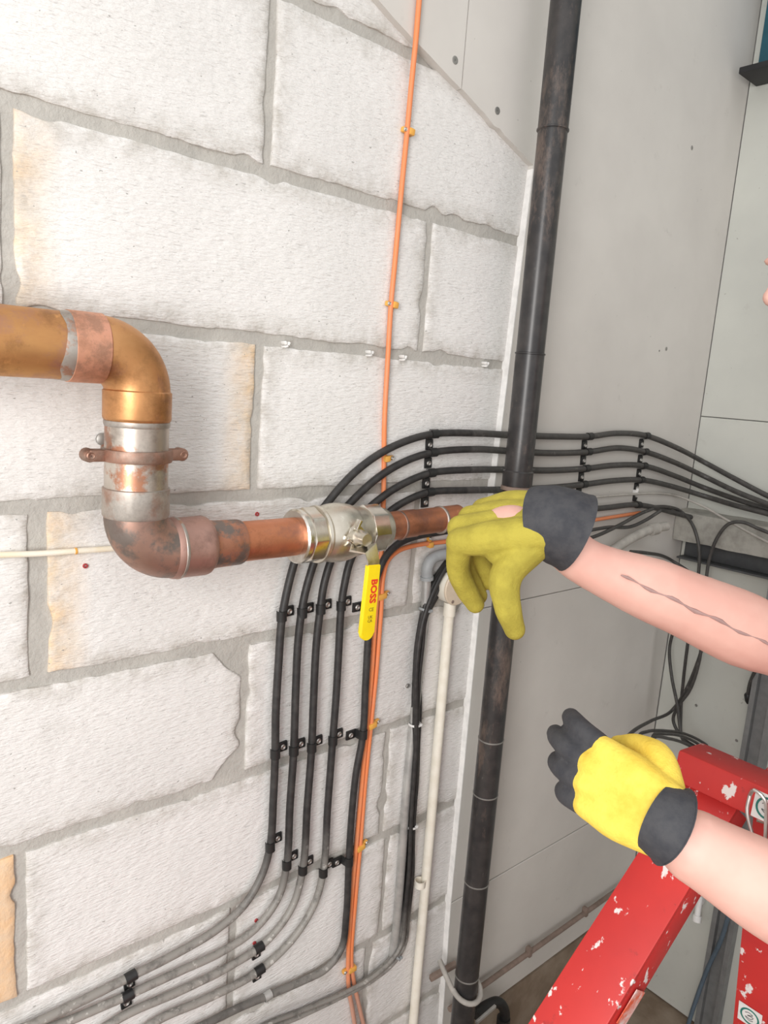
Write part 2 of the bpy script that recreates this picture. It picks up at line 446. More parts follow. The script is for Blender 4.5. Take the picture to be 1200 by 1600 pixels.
def screw_head(name, p, nrm, r, mat, parent, depth=.002):
    bm = bmesh.new(); nrm = Vector(nrm).normalized()
    add_lathe(bm, Vector(p) - nrm * .004, nrm, [(0, r), (.004 + depth * .5, r), (.004 + depth, r * .75), (.004 + depth * .55, r * .42), (.004 + depth * .5, .0001)], 14)
    u, v = frame_of(nrm); c = Vector(p) + nrm * (depth * .62)
    R = Matrix((u, v, nrm)).transposed()
    add_box(bm, c, (r * .85, r * .2, depth * .3), R); add_box(bm, c, (r * .2, r * .85, depth * .3), R)
    return bm_obj(name, bm, mat, parent)
for px, py, r in ((711, 94, .0062), (777, 173, .0062), (1081, 231, .0045), (1041, 545, .0045), (1030, 548, .0022)):
    screw_head('screw', W(px, py, BOARD), (0, -1, 0), r, 'dull_steel', wall_back, .0012)

# --- right wall of grey sheeting, floor, ceiling, and the rest of the room behind the camera
bm = bmesh.new(); add_box(bm, (X_RW + .07, -1.6, (FLOOR + 3.30) / 2), (.10, 3.4, 3.30 - FLOOR))
wall_right = struct(bm_obj('wall_right', bm, 'plain_wall', None, 0, (X_RW, -1.6, 0)))
def yz(px, py, off=0): p = RW(px, py, off); return (p.y, p.z)
zr1 = yz(1160, 656)[1]; zr2 = .94
for za, zb in ((zr1 + .001, 3.30), (zr2 + .001, zr1 - .001), (FLOOR + .004, zr2 - .001)):
    for ya, yb in ((-.62, -BOARD - .001), (-1.83, -.622), (-3.2, -1.832)):
        sheet('sheet_panel', [(ya, za), (yb, za), (yb, zb), (ya, zb)], wall_right, 'grey_sheet', X_RW, X_RW + .02, 'x')
for px, py in ((1088, 1102), (1151, 1157), (1181, 1085)):
    screw_head('screw', RW(px, py), (-1, 0, 0), .004, 'dull_steel', wall_right, .0012)
def slab(name, c, s, mat):
    b = bmesh.new(); add_box(b, c, s); return struct(bm_obj(name, b, mat, None, 0))
slab('floor', (.5, -1.6, FLOOR - .05), (4.4, 3.6, .10), 'floor')

# ================================================================== WALL PLUGS (stuck in the blocks)
for px, py in ((401, 803), (133, 884), (400, 1438), (397, 1473)):
    bm = bmesh.new(); p = W(px, py, 0)
    add_lathe(bm, p + Vector((0, .01, 0)), Vector((0, -1, 0)), [(0, .0034), (.0105, .0034), (.0125, .003), (.0125, .0016), (.009, .0014)], 12)
    bm_obj('wall_plug', bm, 'red_plug', wall_left)
for px, py in ((445, 538), (576, 552), (628, 559), (757, 569)):
    bm = bmesh.new(); p = W(px, py, 0)
    for a in (0.4, 2.5, 4.4):
        add_box(bm, p + Vector((.0032 * math.cos(a), -.002, .0032 * math.sin(a))), (.003, .012, .005), Matrix.Rotation(a, 3, 'Y'), .0006)
    bm_obj('wall_plug', bm, 'white_plastic', wall_left)
screw_head('screw', W(599, 660, 0), (0, -1, 0), .003, 'dull_steel', wall_left)

# ================================================================== COPPER PIPE RUN
CD = .082
ca = W(100, 540, CD); cv = W(214, 690, CD); cl = W(420, 842, CD)
zu, xv, zl = ca.z, cv.x, cl.z
YC = -CD
cp = thing('copper_pipe', 'large bore copper gas pipe stepping down through two elbows', 'pipe', (xv, YC, zl - .04))
def horiz(name, xa, xb, z, prof, mat, sgn=1):
    b = bmesh.new(); add_lathe(b, Vector((xa, YC, z)), Vector((1, 0, 0)), prof, 40); return bm_obj(name, b, mat, cp, 35)
R1 = .038
def elbow(name, cx, cz, a0, a1, Rb, r, mat):
    b = bmesh.new(); path = [Vector((cx + Rb * math.cos(a0 + (a1 - a0) * i / 18), YC, cz + Rb * math.sin(a0 + (a1 - a0) * i / 18))) for i in range(19)]
    sweep(b, path, r, 40); return bm_obj(name, b, mat, cp, 35)
Rb = .047
x_el = xv - Rb
b = bmesh.new(); add_lathe(b, Vector((-.75, YC, zu)), Vector((1, 0, 0)), [(0, .0365), (x_el - .02 + .75, .0365)], 40); bm_obj('pipe', b, 'copper_gold', cp)
b = bmesh.new(); n = 40                                            # smeared solder ring with uneven edges
prof = [(0, .0368), (.003, .0376), (.013, .0382), (.018, .0376), (.02, .0366)]
add_lathe(b, Vector((x_el - .044, YC, zu)), Vector((1, 0, 0)), prof, 40)
for v in b.verts: v.co.x += .006 * noise.noise(Vector((0, v.co.y * 40, v.co.z * 40)))
bm_obj('solder_joint', b, 'solder', cp)
horiz('collar', x_el - .034, 0, zu, [(0, .037), (.001, .0388), (.037, .0388), (.0385, .0372)], 'copper_pink')
elbow('elbow', x_el, zu - Rb, pi / 2, 0, Rb, .0372, 'copper_elbow')
def vert(name, z, prof, mat):
    b = bmesh.new(); add_lathe(b, Vector((xv, YC, z)), Vector((0, 0, -1)), prof, 40); return bm_obj(name, b, mat, cp, 35)
zc1 = zu - Rb
vert('collar', zc1 + .003, [(0, .0374), (.0015, .0390), (.032, .0390), (.0345, .0382), (.0355, .0372)], 'copper_elbow')
zc2 = zl + Rb
vert('pipe', zc1 - .028, [(0, .0365), (zc1 - zc2 - .056, .0365)], 'tinned')
vert('solder_joint', zc1 - .032, [(0, .0366), (.001, .0378), (.005, .0378), (.0075, .0367)], 'solder')
vert('collar', zc2 + .033, [(0, .0368), (.001, .0390), (.033, .0390), (.0355, .0374)], 'tinned_collar')
elbow('elbow', xv + Rb, zl + Rb, pi, 1.5 * pi, Rb, .0372, 'copper_burnt')
xs_ = xv + Rb - .002
horiz('collar', xs_, 0, zl, [(-.004, .0372), (0, .0388), (.005, .0392), (.008, .0384), (.034, .0386), (.042, .0388), (.046, .0378), (.050, .0345)], 'copper_mauve')
horiz('solder_joint', xs_ + .0035, 0, zl, [(0, .0386), (.0014, .0396), (.0034, .0396), (.005, .0388)], 'solder')
horiz('reducer', xs_ + .046, 0, zl, [(0, .035), (.006, .0325), (.014, .0312), (.048, .0306), (.051, .0296), (.052, .027)], 'copper_sooty')
xV0 = W(472, 838, CD).x
horiz('pipe', xs_ + .09, 0, zl, [(0, .0272), (xV0 + .03 - xs_ - .09, .0272)], 'copper_red')
xV1 = W(592, 825, CD).x
zr = zl + .004
b = bmesh.new(); xe = W(716, 800, CD).x
add_lathe(b, Vector((xV1 - .03, YC, zl)), Vector((1, 0, .03)), [(0, .0225), (.105, .0225), (.107, .0213), (xe - xV1, .0213), (xe - xV1 + .03, .0213)], 32); bm_obj('pipe', b, 'copper_red', cp)
for xo, mt in ((W(622, 816, CD).x, 'copper_burnt'), (W(686, 806, CD).x, 'solder')):
    b = bmesh.new(); add_lathe(b, Vector((xo, YC, zl + .03 * (xo - xV1))), Vector((1, 0, .03)), [(0, .0224), (.001, .0237), (.004, .0237), (.006, .0224)], 32)
    bm_obj('solder_joint', b, mt, cp)
# copper bracket ring around the vertical piece
zb = W(213, 717, CD + .037).z
pb = thing('pipe_bracket', 'copper-brown two-piece pipe bracket ring around the tinned vertical pipe', 'bracket', (xv, YC, zb))
b = bmesh.new()
prof = [(0, .0367), (0, .0405), (.003, .0415), (.011, .0415), (.014, .0405), (.014, .0367)]
add_lathe(b, Vector((xv, YC, zb + .007)), Vector((0, 0, -1)), prof, 40, cap=False); bm_obj('ring', b, 'bracket_copper', pb)
for s in (-1, 1):
    b = bmesh.new(); add_box(b, (xv + s * .048, YC + .004, zb), (.022, .008, .014), None, .0025)
    add_lathe(b, Vector((xv + s * .056, YC + .009, zb)), Vector((0, -1, 0)), [(0, .008), (.013, .008), (.0155, .006)], 16)
    add_box(b, (xv + s * .048, YC - .0045, zb), (.02, .007, .014), None, .0025)
    l = bm_obj('lug', b, 'bracket_copper', pb)
    screw_head('screw', Vector((xv + s * .056, YC - .0065, zb)), (0, -1, 0), .005, 'bracket_copper', l, .002)
b = bmesh.new(); add_lathe(b, Vector((xv, YC + .038, zb)), Vector((0, 1, 0)), [(0, .006), (CD - .045, .006), (CD - .044, .014), (CD - .040, .014)], 18)
bm_obj('back_stud', b, 'bracket_copper', pb)
b = bmesh.new(); add_lathe(b, Vector((xv - .012, -.001, zb + .010)), Vector((0, -1, 0)), [(0, .008), (.004, .008), (.006, .005)], 14); bm_obj('fixing_screw', b, 'dull_steel', pb)

# ================================================================== BALL VALVE
xb0 = W(455, 835, CD).x + .004; xb1 = W(598, 828, CD).x
L = xb1 - xb0
bv = thing('ball_valve', 'nickel-plated ball valve with a yellow lever on the copper pipe', 'valve', (xb0 + L / 2, YC, zl - .045))
def hexring(name, xa, xb, r, mat):
    b = bmesh.new(); add_lathe(b, Vector((xa, YC, zl)), Vector((1, 0, 0)), [(0, r * .86), (.003, r), (xb - xa - .003, r), (xb - xa, r * .86)], 8)
    bmesh.ops.bevel(b, geom=[e for e in b.edges if len(e.link_faces) == 2 and abs((e.verts[0].co - e.verts[1].co).normalized().x) > .9], offset=.0012, segments=1, affect='EDGES')
    return bm_obj(name, b, mat, bv, 25)
b = bmesh.new(); add_lathe(b, Vector((xb0, YC, zl)), Vector((1, 0, 0)), [(0, .0275), (.0005, .0365), (.003, .039), (.009, .039), (.011, .036), (.014, .036)], 36); bm_obj('end_collar', b, 'nickel_bright', bv)
hexring('union_nut', xb0 + .010, xb0 + .036, .0415, 'nickel_bright')
b = bmesh.new()
x2 = .034
prof = [(x2, .036), (x2 + .002, .0415), (x2 + .006, .0425), (x2 + .009, .040)] + [(x2 + .012 + .058 * i / 12, .038 + .0062 * math.sin(pi * i / 12) ** .7) for i in range(13)] + [(L - .055, .0385), (L - .05, .036), (L - .03, .036)]
add_lathe(b, Vector((xb0, YC, zl)), Vector((1, 0, 0)), sorted(prof, key=lambda q: q[0]), 40); bm_obj('body', b, 'nickel', bv)
hexring('union_nut', xb1 - .046, xb1 - .012, .0395, 'nickel_bright')
b = bmesh.new(); add_lathe(b, Vector((xb1 - .013, YC, zl)), Vector((1, 0, 0)), [(0, .034), (.006, .0335), (.013, .031), (.016, .0235)], 36); bm_obj('end_collar', b, 'nickel', bv)
# stem and lever
st = W(571, 842, .142)
xs0, zs0 = st.x, st.z
xbody = xb0 + .068
b = bmesh.new(); add_lathe(b, Vector((xs0 - .004, YC - .025, zs0)), Vector((0, -1, 0)), [(0, .017), (.016, .0165), (.02, .013), (.028, .012), (.033, .009), (.044, .009)], 24); bm_obj('stem', b, 'nickel', bv)
b = bmesh.new(); add_lathe(b, Vector((xs0, -.131, zs0)), Vector((0, -1, 0)), [(0, .0092), (.001, .0105), (.008, .0105), (.010, .009)], 6); add_lathe(b, Vector((xs0, -.138, zs0)), Vector((0, -1, 0)), [(0, .0055), (.0065, .0055), (.0075, .0045)], 14)
bm_obj('stem_nut', b, 'nickel_bright', bv, 25)
lv0 = W(583, 882, .163); lv1 = W(571, 1000, .163)
bt = bmesh.new()
# bent steel arm: a strip from the stem, stepping outwards down to the grip
dirl = (lv1 - lv0).normalized()
path = [Vector((xs0 - .016, -.131, zs0 + .012)), Vector((xs0, -.131, zs0 - .004)), Vector((lv0.x - .006, -.132, zs0 - .020)), lv0 + Vector((-.001, .006, .022)), lv0 + Vector((0, 0, .004)), lv0 + dirl * .03]
wd = [.013, .0155, .014, .0115, .0105, .0100]
ring = []
for i, p in enumerate(path):
    a, c = path[max(i - 1, 0)], path[min(i + 1, len(path) - 1)]; t = (c - a).normalized()
    s = t.cross(Vector((0, -1, 0))).normalized(); nn = s.cross(t).normalized()
    ring.append([bt.verts.new(p + s * sx * wd[i] + nn * sy * .0016) for sx, sy in ((-1, -1), (1, -1), (1, 1), (-1, 1))])
for a, c in zip(ring, ring[1:]):
    for k in range(4): bt.faces.new((a[k], a[(k + 1) % 4], c[(k + 1) % 4], c[k]))
bt.faces.new(ring[0]); bt.faces.new(ring[-1][::-1])
add_box(bt, (xs0 - .018, -.128, zs0 - .002), (.016, .012, .006), Matrix.Rotation(.35, 3, 'Y'), .001)
add_box(bt, (xs0 - .008, -.132, zs0 + .019), (.005, .010, .016), Matrix.Rotation(.5, 3, 'Y'), .001)
lever = bm_obj('lever', bt, 'nickel_bright', bv, 30)
LL = (lv1 - lv0).length; zax = dirl; xax = Vector((0, -1, 0)).cross(-zax).normalized() * -1
if xax.x < 0: xax = -xax
yax = -(xax.cross(-zax)); nrm = Vector((0, -1, 0)); nrm = (nrm - zax * nrm.dot(zax)).normalized()
bg = bmesh.new(); hw = .0117; out = [(-hw, 0), (hw, 0)] + [(hw * math.cos(a), LL - hw + hw * math.sin(a)) for a in [pi * i / 14 for i in range(15)]]
A_ = [bg.verts.new(lv0 + xax * u + zax * v + nrm * .0042) for u, v in out]; B_ = [bg.verts.new(lv0 + xax * u + zax * v - nrm * .0042) for u, v in out]
bg.faces.new(A_); bg.faces.new(B_[::-1])
for i in range(len(out)): bg.faces.new((A_[i], A_[(i + 1) % len(out)], B_[(i + 1) % len(out)], B_[i]))
bmesh.ops.bevel(bg, geom=list(bg.edges), offset=.0014, segments=2, affect='EDGES')
grip = bm_obj('grip', bg, 'lever_yellow', lever, 35)
def text_mesh(name, body, size, origin, xdir, ydir, mat, parent, bold=0.0):
    cu = bpy.data.curves.new(name, 'FONT'); cu.body = body; cu.size = size; cu.align_x = 'CENTER'; cu.align_y = 'CENTER'; cu.offset = bold; cu.resolution_u = 2
    cu.extrude = .0001
    to = bpy.data.objects.new(name, cu); COL.objects.link(to)
    me = bpy.data.meshes.new_from_object(to.evaluated_get(bpy.context.evaluated_depsgraph_get()))
    bpy.data.objects.remove(to)
    zd = xdir.cross(ydir)
    me.transform(Matrix(((xdir.x, ydir.x, zd.x, origin.x), (xdir.y, ydir.y, zd.y, origin.y), (xdir.z, ydir.z, zd.z, origin.z), (0, 0, 0, 1))))
    return link(name, me, mat, parent)
def gp(u, v): return lv0 + xax * u + zax * v + nrm * .0045
xu = (xax - nrm * xax.dot(nrm)).normalized()
text_mesh('brand_lettering', 'BOSS', .0155, gp(.0015, LL * .34), zax, xu, 'print_red', grip, .0006)
text_mesh('mark_lettering', 'CE', .0075, gp(.0012, LL * .585), xu, -zax, 'print_dark', grip, .0001)
text_mesh('mark_lettering', 'UK', .0062, gp(.0008, LL * .685), xu, -zax, 'print_dark', grip, .0001)
text_mesh('mark_lettering', 'CA', .0062, gp(.0006, LL * .735), xu, -zax, 'print_dark', grip, .0001)

# ================================================================== BLACK CABLES
RC = .0064; DC = .0125; DB = BOARD + .0125
def lower_dust(z0, z1):
    return lambda p: min(1.0, max(0.0, (z0 - p.z) / (z0 - z1))) if p.x < 1.0 else .12
c1 = [(1230, 788, 'r', .05), (1200, 775, 'r', .05), (1150, 749, 'r', .045), (1100, 722, 'r', .03), (1058, 700, DB + .02), (1010, 681, DB), (965, 677, DB), (920, 682, DB), (870, 682, DB), (800, 680, DB), (745, 677, DC + .004), (678, 678), (635, 689), (590, 711), (550, 742), (517, 779), (490, 815), (470, 850), (456, 893), (446, 935), (440, 970), (435, 1040), (431, 1110), (430, 1177), (427, 1250), (422, 1322), (408, 1370), (380, 1416), (335, 1455), (270, 1493), (204, 1526), (140, 1558), (70, 1592), (0, 1626), 'L']
c2 = [(1230, 800, 'r', .05), (1200, 788, 'r', .05), (1150, 768, 'r', .045), (1100, 744, 'r', .03), (1055, 723, DB + .012), (1008, 706, DB), (965, 700, DB), (919, 706, DB), (860, 708, DB), (800, 705, DB), (740, 702, DC + .004), (676, 707), (635, 720), (595, 743), (558, 775), (525, 812), (502, 850), (484, 900), (473, 945), (466, 1000), (462, 1080), (459, 1172), (453, 1260), (448, 1350), (435, 1402), (400, 1450), (345, 1488), (280, 1518), (198, 1556), (120, 1590), (40, 1624), 'L']
c3 = [(1230, 806, 'r', .05), (1200, 796, 'r', .05), (1150, 780, 'r', .045), (1100, 762, 'r', .03), (1053, 743, DB + .008), (1006, 728, DB), (960, 727, DB), (916, 732, DB), (860, 735, DB), (800, 734, DB), (735, 734, DC + .004), (673, 739), (638, 752), (605, 771), (570, 800), (545, 830), (522, 865), (507, 910), (500, 955), (494, 1010), (490, 1090), (487, 1167), (480, 1260), (473, 1358), (455, 1420), (415, 1472), (355, 1512), (280, 1549), (180, 1595), 'L']
c4 = [(1230, 812, 'r', .05), (1200, 803, 'r', .05), (1150, 790, 'r', .045), (1100, 775, 'r', .03), (1050, 760, DB + .005), (1002, 750, DB), (960, 751, DB), (912, 757, DB), (860, 762, DB), (800, 765, DB), (730, 766, DC + .004), (671, 769), (640, 780), (612, 797), (590, 820), (565, 845), (548, 875), (538, 915), (533, 950), (529, 1020), (525, 1090), (520, 1155), (512, 1260), (505, 1362), (490, 1415), (455, 1470), (400, 1520), (320, 1562), (240, 1598), 'L']
c5 = [(1100, 814, 'r', .02), (1060, 803, DB + .012), (997, 789, DB), (950, 793, DB), (908, 797, DB), (850, 803, DB), (790, 812, DB), (735, 822, DC + .004), (690, 831), (650, 838), (622, 850), (601, 872), (588, 905), (580, 945), (575, 1000), (571, 1070), (567, 1147), (556, 1210), (549, 1280), (545, 1345), (541, 1430), (533, 1483), (510, 1513), (470, 1534), (418, 1556), (375, 1574), (330, 1596), (280, 1622), 'L']
c2, c4 = [[q if len(q) < 4 else (q[0], q[1], 'r', q[3] + .014) for q in c] for c in (c2, c4)]
zd0 = W(450, 1300).z; zd1 = W(330, 1470).z
desc = ['outermost', 'second from outside', 'third from outside', 'fourth from outside']
cabs = []
for i, c in enumerate((c1, c2, c3, c4)):
    o = cable('black_cable', c, RC, 'cable', DC, dust=lower_dust(zd0, zd1))
    tag(o, ['outermost thick black cable of the bend above and left of the valve',
            'thick black cable, second from outside of the bend behind the valve',
            'thick black cable, third from outside of the bend behind the valve',
            'thick black cable, innermost of the four bending behind the valve body'][i], 'cable', 'black cables bending behind the valve')
tag(cable('black_cable', c5, RC, 'cable', DC, dust=lower_dust(W(540, 1450).z, W(500, 1520).z)), 'thick black cable running down behind the yellow valve lever', 'cable', 'black cables bending behind the valve')

# ---- P-clips: strap + screw; copies share the meshes
def make_clip_meshes(rc, wd, tab, th=.0013):
    bm = bmesh.new(); r = rc + .0004; cz = DC                      # local: cable along Y, tab along +X, wall normal +Z
    prof = [(tab, 0), (r + .0025, 0), (r + .0008, .002)]
    a0, a1 = -.25, pi + .55
    prof += [(r * math.cos(a0 + (a1 - a0) * k / 14), cz + r * math.sin(a0 + (a1 - a0) * k / 14)) for k in range(15)]
    rows = []
    for i, (x, z) in enumerate(prof):
        p = Vector((x, 0, z)); a = Vector((*prof[max(i - 1, 0)], 0)); c = Vector((*prof[min(i + 1, len(prof) - 1)], 0))
        t = (c - a); nn = Vector((t.y, 0, -t.x)).normalized()      # outwards
        if nn.z < 0 and i < 3: nn = -nn
        y = wd / 2
        rows.append([bm.verts.new(p + Vector((0, -y, 0))), bm.verts.new(p + Vector((0, y, 0))), bm.verts.new(p + nn * th + Vector((0, y, 0))), bm.verts.new(p + nn * th + Vector((0, -y, 0)))])
    for a, c in zip(rows, rows[1:]):
        for k in range(4): bm.faces.new((a[k], a[(k + 1) % 4], c[(k + 1) % 4], c[k]))
    bm.faces.new(rows[0]); bm.faces.new(rows[-1][::-1])
    add_box(bm, (tab * .62 + .002, 0, .0022), (tab * .62, wd * .98, .0028), None, .0007)   # folded double tab
    bmesh.ops.recalc_face_normals(bm, faces=bm.faces)
    me = bpy.data.meshes.new('strap'); bm.to_mesh(me); bm.free()
    for p in me.polygons: p.use_smooth = True
    me.set_sharp_from_angle(angle=math.radians(35))
    bs = bmesh.new(); c = Vector((tab * .70, 0, .0036))
    add_lathe(bs, c, Vector((0, 0, 1)), [(0, .0047), (.0012, .0047), (.0022, .0034), (.0012, .0014), (.001, .0001)], 14)
    bmesh.ops.recalc_face_normals(bs, faces=bs.faces)
    ms = bpy.data.meshes.new('screw'); bs.to_mesh(ms); bs.free()
    return me, ms
CLIP = make_clip_meshes(RC, .0165, .029)
CLIP[0].materials.append(MATS['cleat_black']); CLIP[1].materials.append(MATS['screw_steel'])
CLIP_G = make_clip_meshes(RC, .0135, .019); CLIP_G[0].materials.append(MATS['galv']); CLIP_G[1].materials.append(MATS['screw_steel'])
def clip_at(px, py, along, tabdir, base, label, group, meshes=CLIP, name='cable_clip'):
    p = W(px, py, base)
    p = Vector((W(px, py, base + DC).x, -base, W(px, py, base + DC).z))
    Z = Vector((0, -1, 0)); Xd = Vector((tabdir[0], 0, tabdir[1])).normalized(); Yd = Z.cross(Xd)
    o = thing(name, label, 'cable clip', p, group)
    o.rotation_euler = Matrix((Xd, Yd, Z)).transposed().to_euler()
    for nm, me in zip(('strap', 'screw'), meshes):
        c = bpy.data.objects.new(nm, me); COL.objects.link(c); c.parent = o
    return o
ordw = ['leftmost', 'second', 'third', 'fourth']
for col, (xs, base, where) in enumerate(((((678, 678), (676, 707), (673, 739), (671, 769)), 0, 'in the column on the blocks left of the black pipe'),
                          (((921, 682), (919, 706), (916, 732), (912, 757)), BOARD, 'in the first column right of the black pipe'),
                          (((1010, 681), (1008, 706), (1006, 728), (1002, 750)), BOARD, 'in the last column before the corner'))):
    for i, (x, y) in enumerate(xs):
        clip_at(x, y, None, (.05, -1), base, ['topmost', 'second', 'third', 'lowest'][i] + ' black cable clip ' + where, 'black clips on the upper cable run')
clip_at(908, 797, None, (.05, 1), BOARD, 'black cable clip pointing up on the lone lower cable, nearer the black pipe', 'black clips on the upper cable run')
clip_at(997, 789, None, (.05, 1), BOARD, 'black cable clip pointing up on the lone lower cable, nearer the corner', 'black clips on the upper cable run')
for ys, row in ((((440, 962), (472, 957), (501, 951), (533, 946)), 'in the row just below the valve'),
                (((430, 1177), (459, 1172), (487, 1167), (520, 1156)), 'in the middle row of the vertical cables'),
                (((422, 1322), (448, 1350), (473, 1358), (505, 1362)), 'in the lowest row above the cable bends')):
    for i, (x, y) in enumerate(ys):
        clip_at(x, y, None, (1, .06), 0, ordw[i] + (' black cable clip ' if i == 0 else ' black cable clip from the left ') + row, 'black clips on the vertical cables')
for (x, y), w in (((578, 948), 'hidden behind the yellow lever'), ((567, 1147), 'beside the orange cables, middle row'), ((545, 1345), 'beside the orange cables, lowest row')):
    clip_at(x, y, None, (-1, -.03), 0, 'black cable clip with its tab to the left ' + w, 'black clips on the vertical cables')
for (x, y), w in (((204, 1526), 'upper black cable clip at the bottom left on dusty cables'), ((199, 1556), 'lower black cable clip at the bottom left on dusty cables'),
                  ((404, 1481), 'upper black cable clip on the bends below the red plugs'), ((405, 1516), 'lower black cable clip on the bends below the red plugs')):
    clip_at(x, y, None, (.12, -1), 0, w, 'black clips on the dusty bends')
clip_at(418, 1556, None, (.10, -1), 0, 'small galvanised cable clip on the lowest dusty cable bend', 'clips on the dusty bends', CLIP_G)

# ================================================================== ORANGE CABLES
RO = .0042
tag(cable('orange_cable', ['U', (672, -210, BOARD + .006), (662, -80, BOARD + .006), (655, 0, BOARD + .006), (650, 60, BOARD + .005), (644, 120, .012), (636, 207), (627, 300), (618, 400), (611, 476), (606, 560), (601, 655), (600, 720, .0025), (599, 790, .0025), (596, 860, .0025), (592, 905), (587, 960), (581, 1050), (574, 1130), (566, 1220), (557, 1320), (549, 1410), (544, 1500), (545, 1545), (551, 1580), (556, 1620), 'D'], RO, 'orange_cable', .006, dust=lower_dust(W(545, 1510).z, W(548, 1560).z)),
    'orange cable dropping straight from the ceiling past the valve', 'cable', 'orange cables')
tag(cable('orange_cable', [(1000, 801, BOARD + .006), (950, 809, BOARD + .006), (895, 818, BOARD + .006), (830, 829, BOARD + .006), (790, 836, BOARD + .006), (735, 842, .014), (690, 847), (650, 852), (622, 861), (606, 876), (599, 900), (595, 960), (588, 1050), (580, 1130), (571, 1220), (563, 1320), (555, 1410), (549, 1500), (554, 1540), (563, 1580), (571, 1620), 'D'], RO, 'orange_cable', .006, dust=lower_dust(W(545, 1510).z, W(548, 1560).z)),
    'orange cable curving in from the corner and down beside the first', 'cable', 'orange cables')
def orange_clip(px, py, base, dx, dz, double, label):
    p = W(px, py, base); p = Vector((p.x, -base, p.z)); o = thing('orange_clip', label, 'cable clip', p, 'orange cable clips')
    u = Vector((dx, 0, dz)).normalized(); v = Vector((-u.z, 0, u.x)); R = Matrix((u, Vector((0, 1, 0)), v)).transposed()
    b = bmesh.new(); w = .0105 if not double else .018
    add_box(b, p + Vector((0, -.0067, 0)), (w, .0115, .0105), R, .002)
    add_box(b, p + u * (w / 2 + .005) + Vector((0, -.004, 0)), (.011, .007, .008), R, .0015)
    bm_obj('strap', b, 'orange_clip', o)
    screw_head('nail', p + u * (w / 2 + .0065) + Vector((0, -.0075, 0)), (0, -1, 0), .0034, 'screw_steel', o)
orange_clip(637, 208, 0, -1, .1, False, 'orange cable clip highest on the block wall')
orange_clip(612, 477, 0, -1, .1, False, 'orange cable clip halfway up the block wall, second from top')
orange_clip(600, 716, 0, 1, .1, False, 'orange cable clip half hidden by the cable bends above the valve')
orange_clip(592, 930, 0, 1, .2, True, 'orange cable clip beside the yellow lever')
orange_clip(577, 1131, 0, 1, .2, True, 'orange double cable clip beside the middle row of black clips')
orange_clip(559, 1321, 0, 1, .25, True, 'orange double cable clip beside the lowest row of black clips')
orange_clip(546, 1510, 0, -1, 0, True, 'lowest orange double cable clip where the orange cables part')
orange_clip(668, 850, 0, -.1, 1, False, 'orange cable clip under the copper pipe')
orange_clip(903, 817, BOARD, 0, 1, False, 'orange cable clip on the plasterboard behind the glove cuff')

# ================================================================== THIN BLACK BUNDLE, GREY CONDUIT, CREAM CONDUIT, JUNCTION BOX
bun = thing('cable_bundle', 'tied bundle of thin black cables running down beside the cream conduit', 'cable bundle', W(650, 1110, .01))
offs = ((-5, 0, .006), (0, -3, .012), (6, 1, .007), (-3, 4, .014), (4, 5, .015), (0, 0, .021))
base_p = [(735, 852, .05), (712, 868), (693, 893), (676, 925), (662, 965), (655, 1010), (651, 1060), (650, 1110), (649, 1160), (646, 1220), (643, 1290), (640, 1360), (632, 1430), (626, 1475)]
zdb = W(632, 1400).z; zde = W(620, 1490).z
for k, (ox, oy, dd) in enumerate(offs):
    pts = []
    for i, q in enumerate(base_p):
        sp = 1.5 if i in (1, 2, 3) else (.55 if q[1] in (965, 1160, 1290) else .9)
        wob = 1.2 * math.sin(i * 1.3 + k * 2)
        pts.append((q[0] + ox * sp + wob, q[1] + oy * .4, (q[2] if len(q) == 3 else dd)))
    if k in (0, 2, 3, 5):
        pts += [(612 + ox, 1500 + oy, dd), (580 + ox, 1528 + oy, dd), (530 + ox, 1555 + oy * 1.5, dd), (470, 1580 + oy * 2, dd), (400, 1610 + oy * 2.5, dd), 'L']
    cable('cable', pts, .0043, 'cable', .01, bun, dust=lower_dust(zdb, zde), n=8)
for px, py in ((664, 953), (648, 1131), (642, 1290), (618, 1494)):
    b = bmesh.new(); c = W(px, py, .0105); t = (W(*[(664, 953), (648, 1131), (642, 1290), (618, 1494)][[(664, 953), (648, 1131), (642, 1290), (618, 1494)].index((px, py))], .0105) - c)
    dr = {953: Vector((.35, 0, 1)), 1131: Vector((.02, 0, 1)), 1290: Vector((.1, 0, 1)), 1494: Vector((.8, 0, .7))}[py]
    add_lathe(b, c - dr.normalized() * .002, dr, [(0, .0112), (0, .0124), (.004, .0124), (.004, .0112)], 20, cap=False)
    add_box(b, c + Vector((.006, -.009, 0)), (.007, .006, .005), None, .001)
    bm_obj('cable_tie', b, 'white_plastic' if py in (1131, 1290) else 'grey_plastic', bun)
gc = thing('grey_conduit', 'grey conduit with an elbow running behind the black cable bundle', 'conduit', W(640, 1300, .008))
b = bmesh.new(); sweep(b, smooth_path([W(667, 897, .012), W(664, 960, .010), W(655, 1050, .006), W(644, 1150, .008), W(635, 1240, .009), W(628, 1340, .009), (W(620, 1440, .009)), W(614, 1492, .009)], .01), .0085, 14); bm_obj('tube', b, 'galv', gc)
b = bmesh.new(); sweep(b, smooth_path([W(667, 903, .014), W(668, 886, .014), W(674, 874, .014), W(686, 868, .014), W(702, 865, .014)], .004), .0105, 16)
for a, c in (((667, 903), (667, 899)), ((700, 865), (704, 865))):
    pa = W(*a, .014); pc = W(*c, .014); add_lathe(b, pa, pc - pa, [(-.003, .0105), (-.003, .0122), (.003, .0122), (.003, .0105)], 16)
bm_obj('elbow', b, 'grey_plastic', gc)
for px, py in ((637, 1072), (658, 1066)): screw_head('saddle_screw', W(px, py, .002), (0, -1, 0), .004, 'dull_steel', gc)
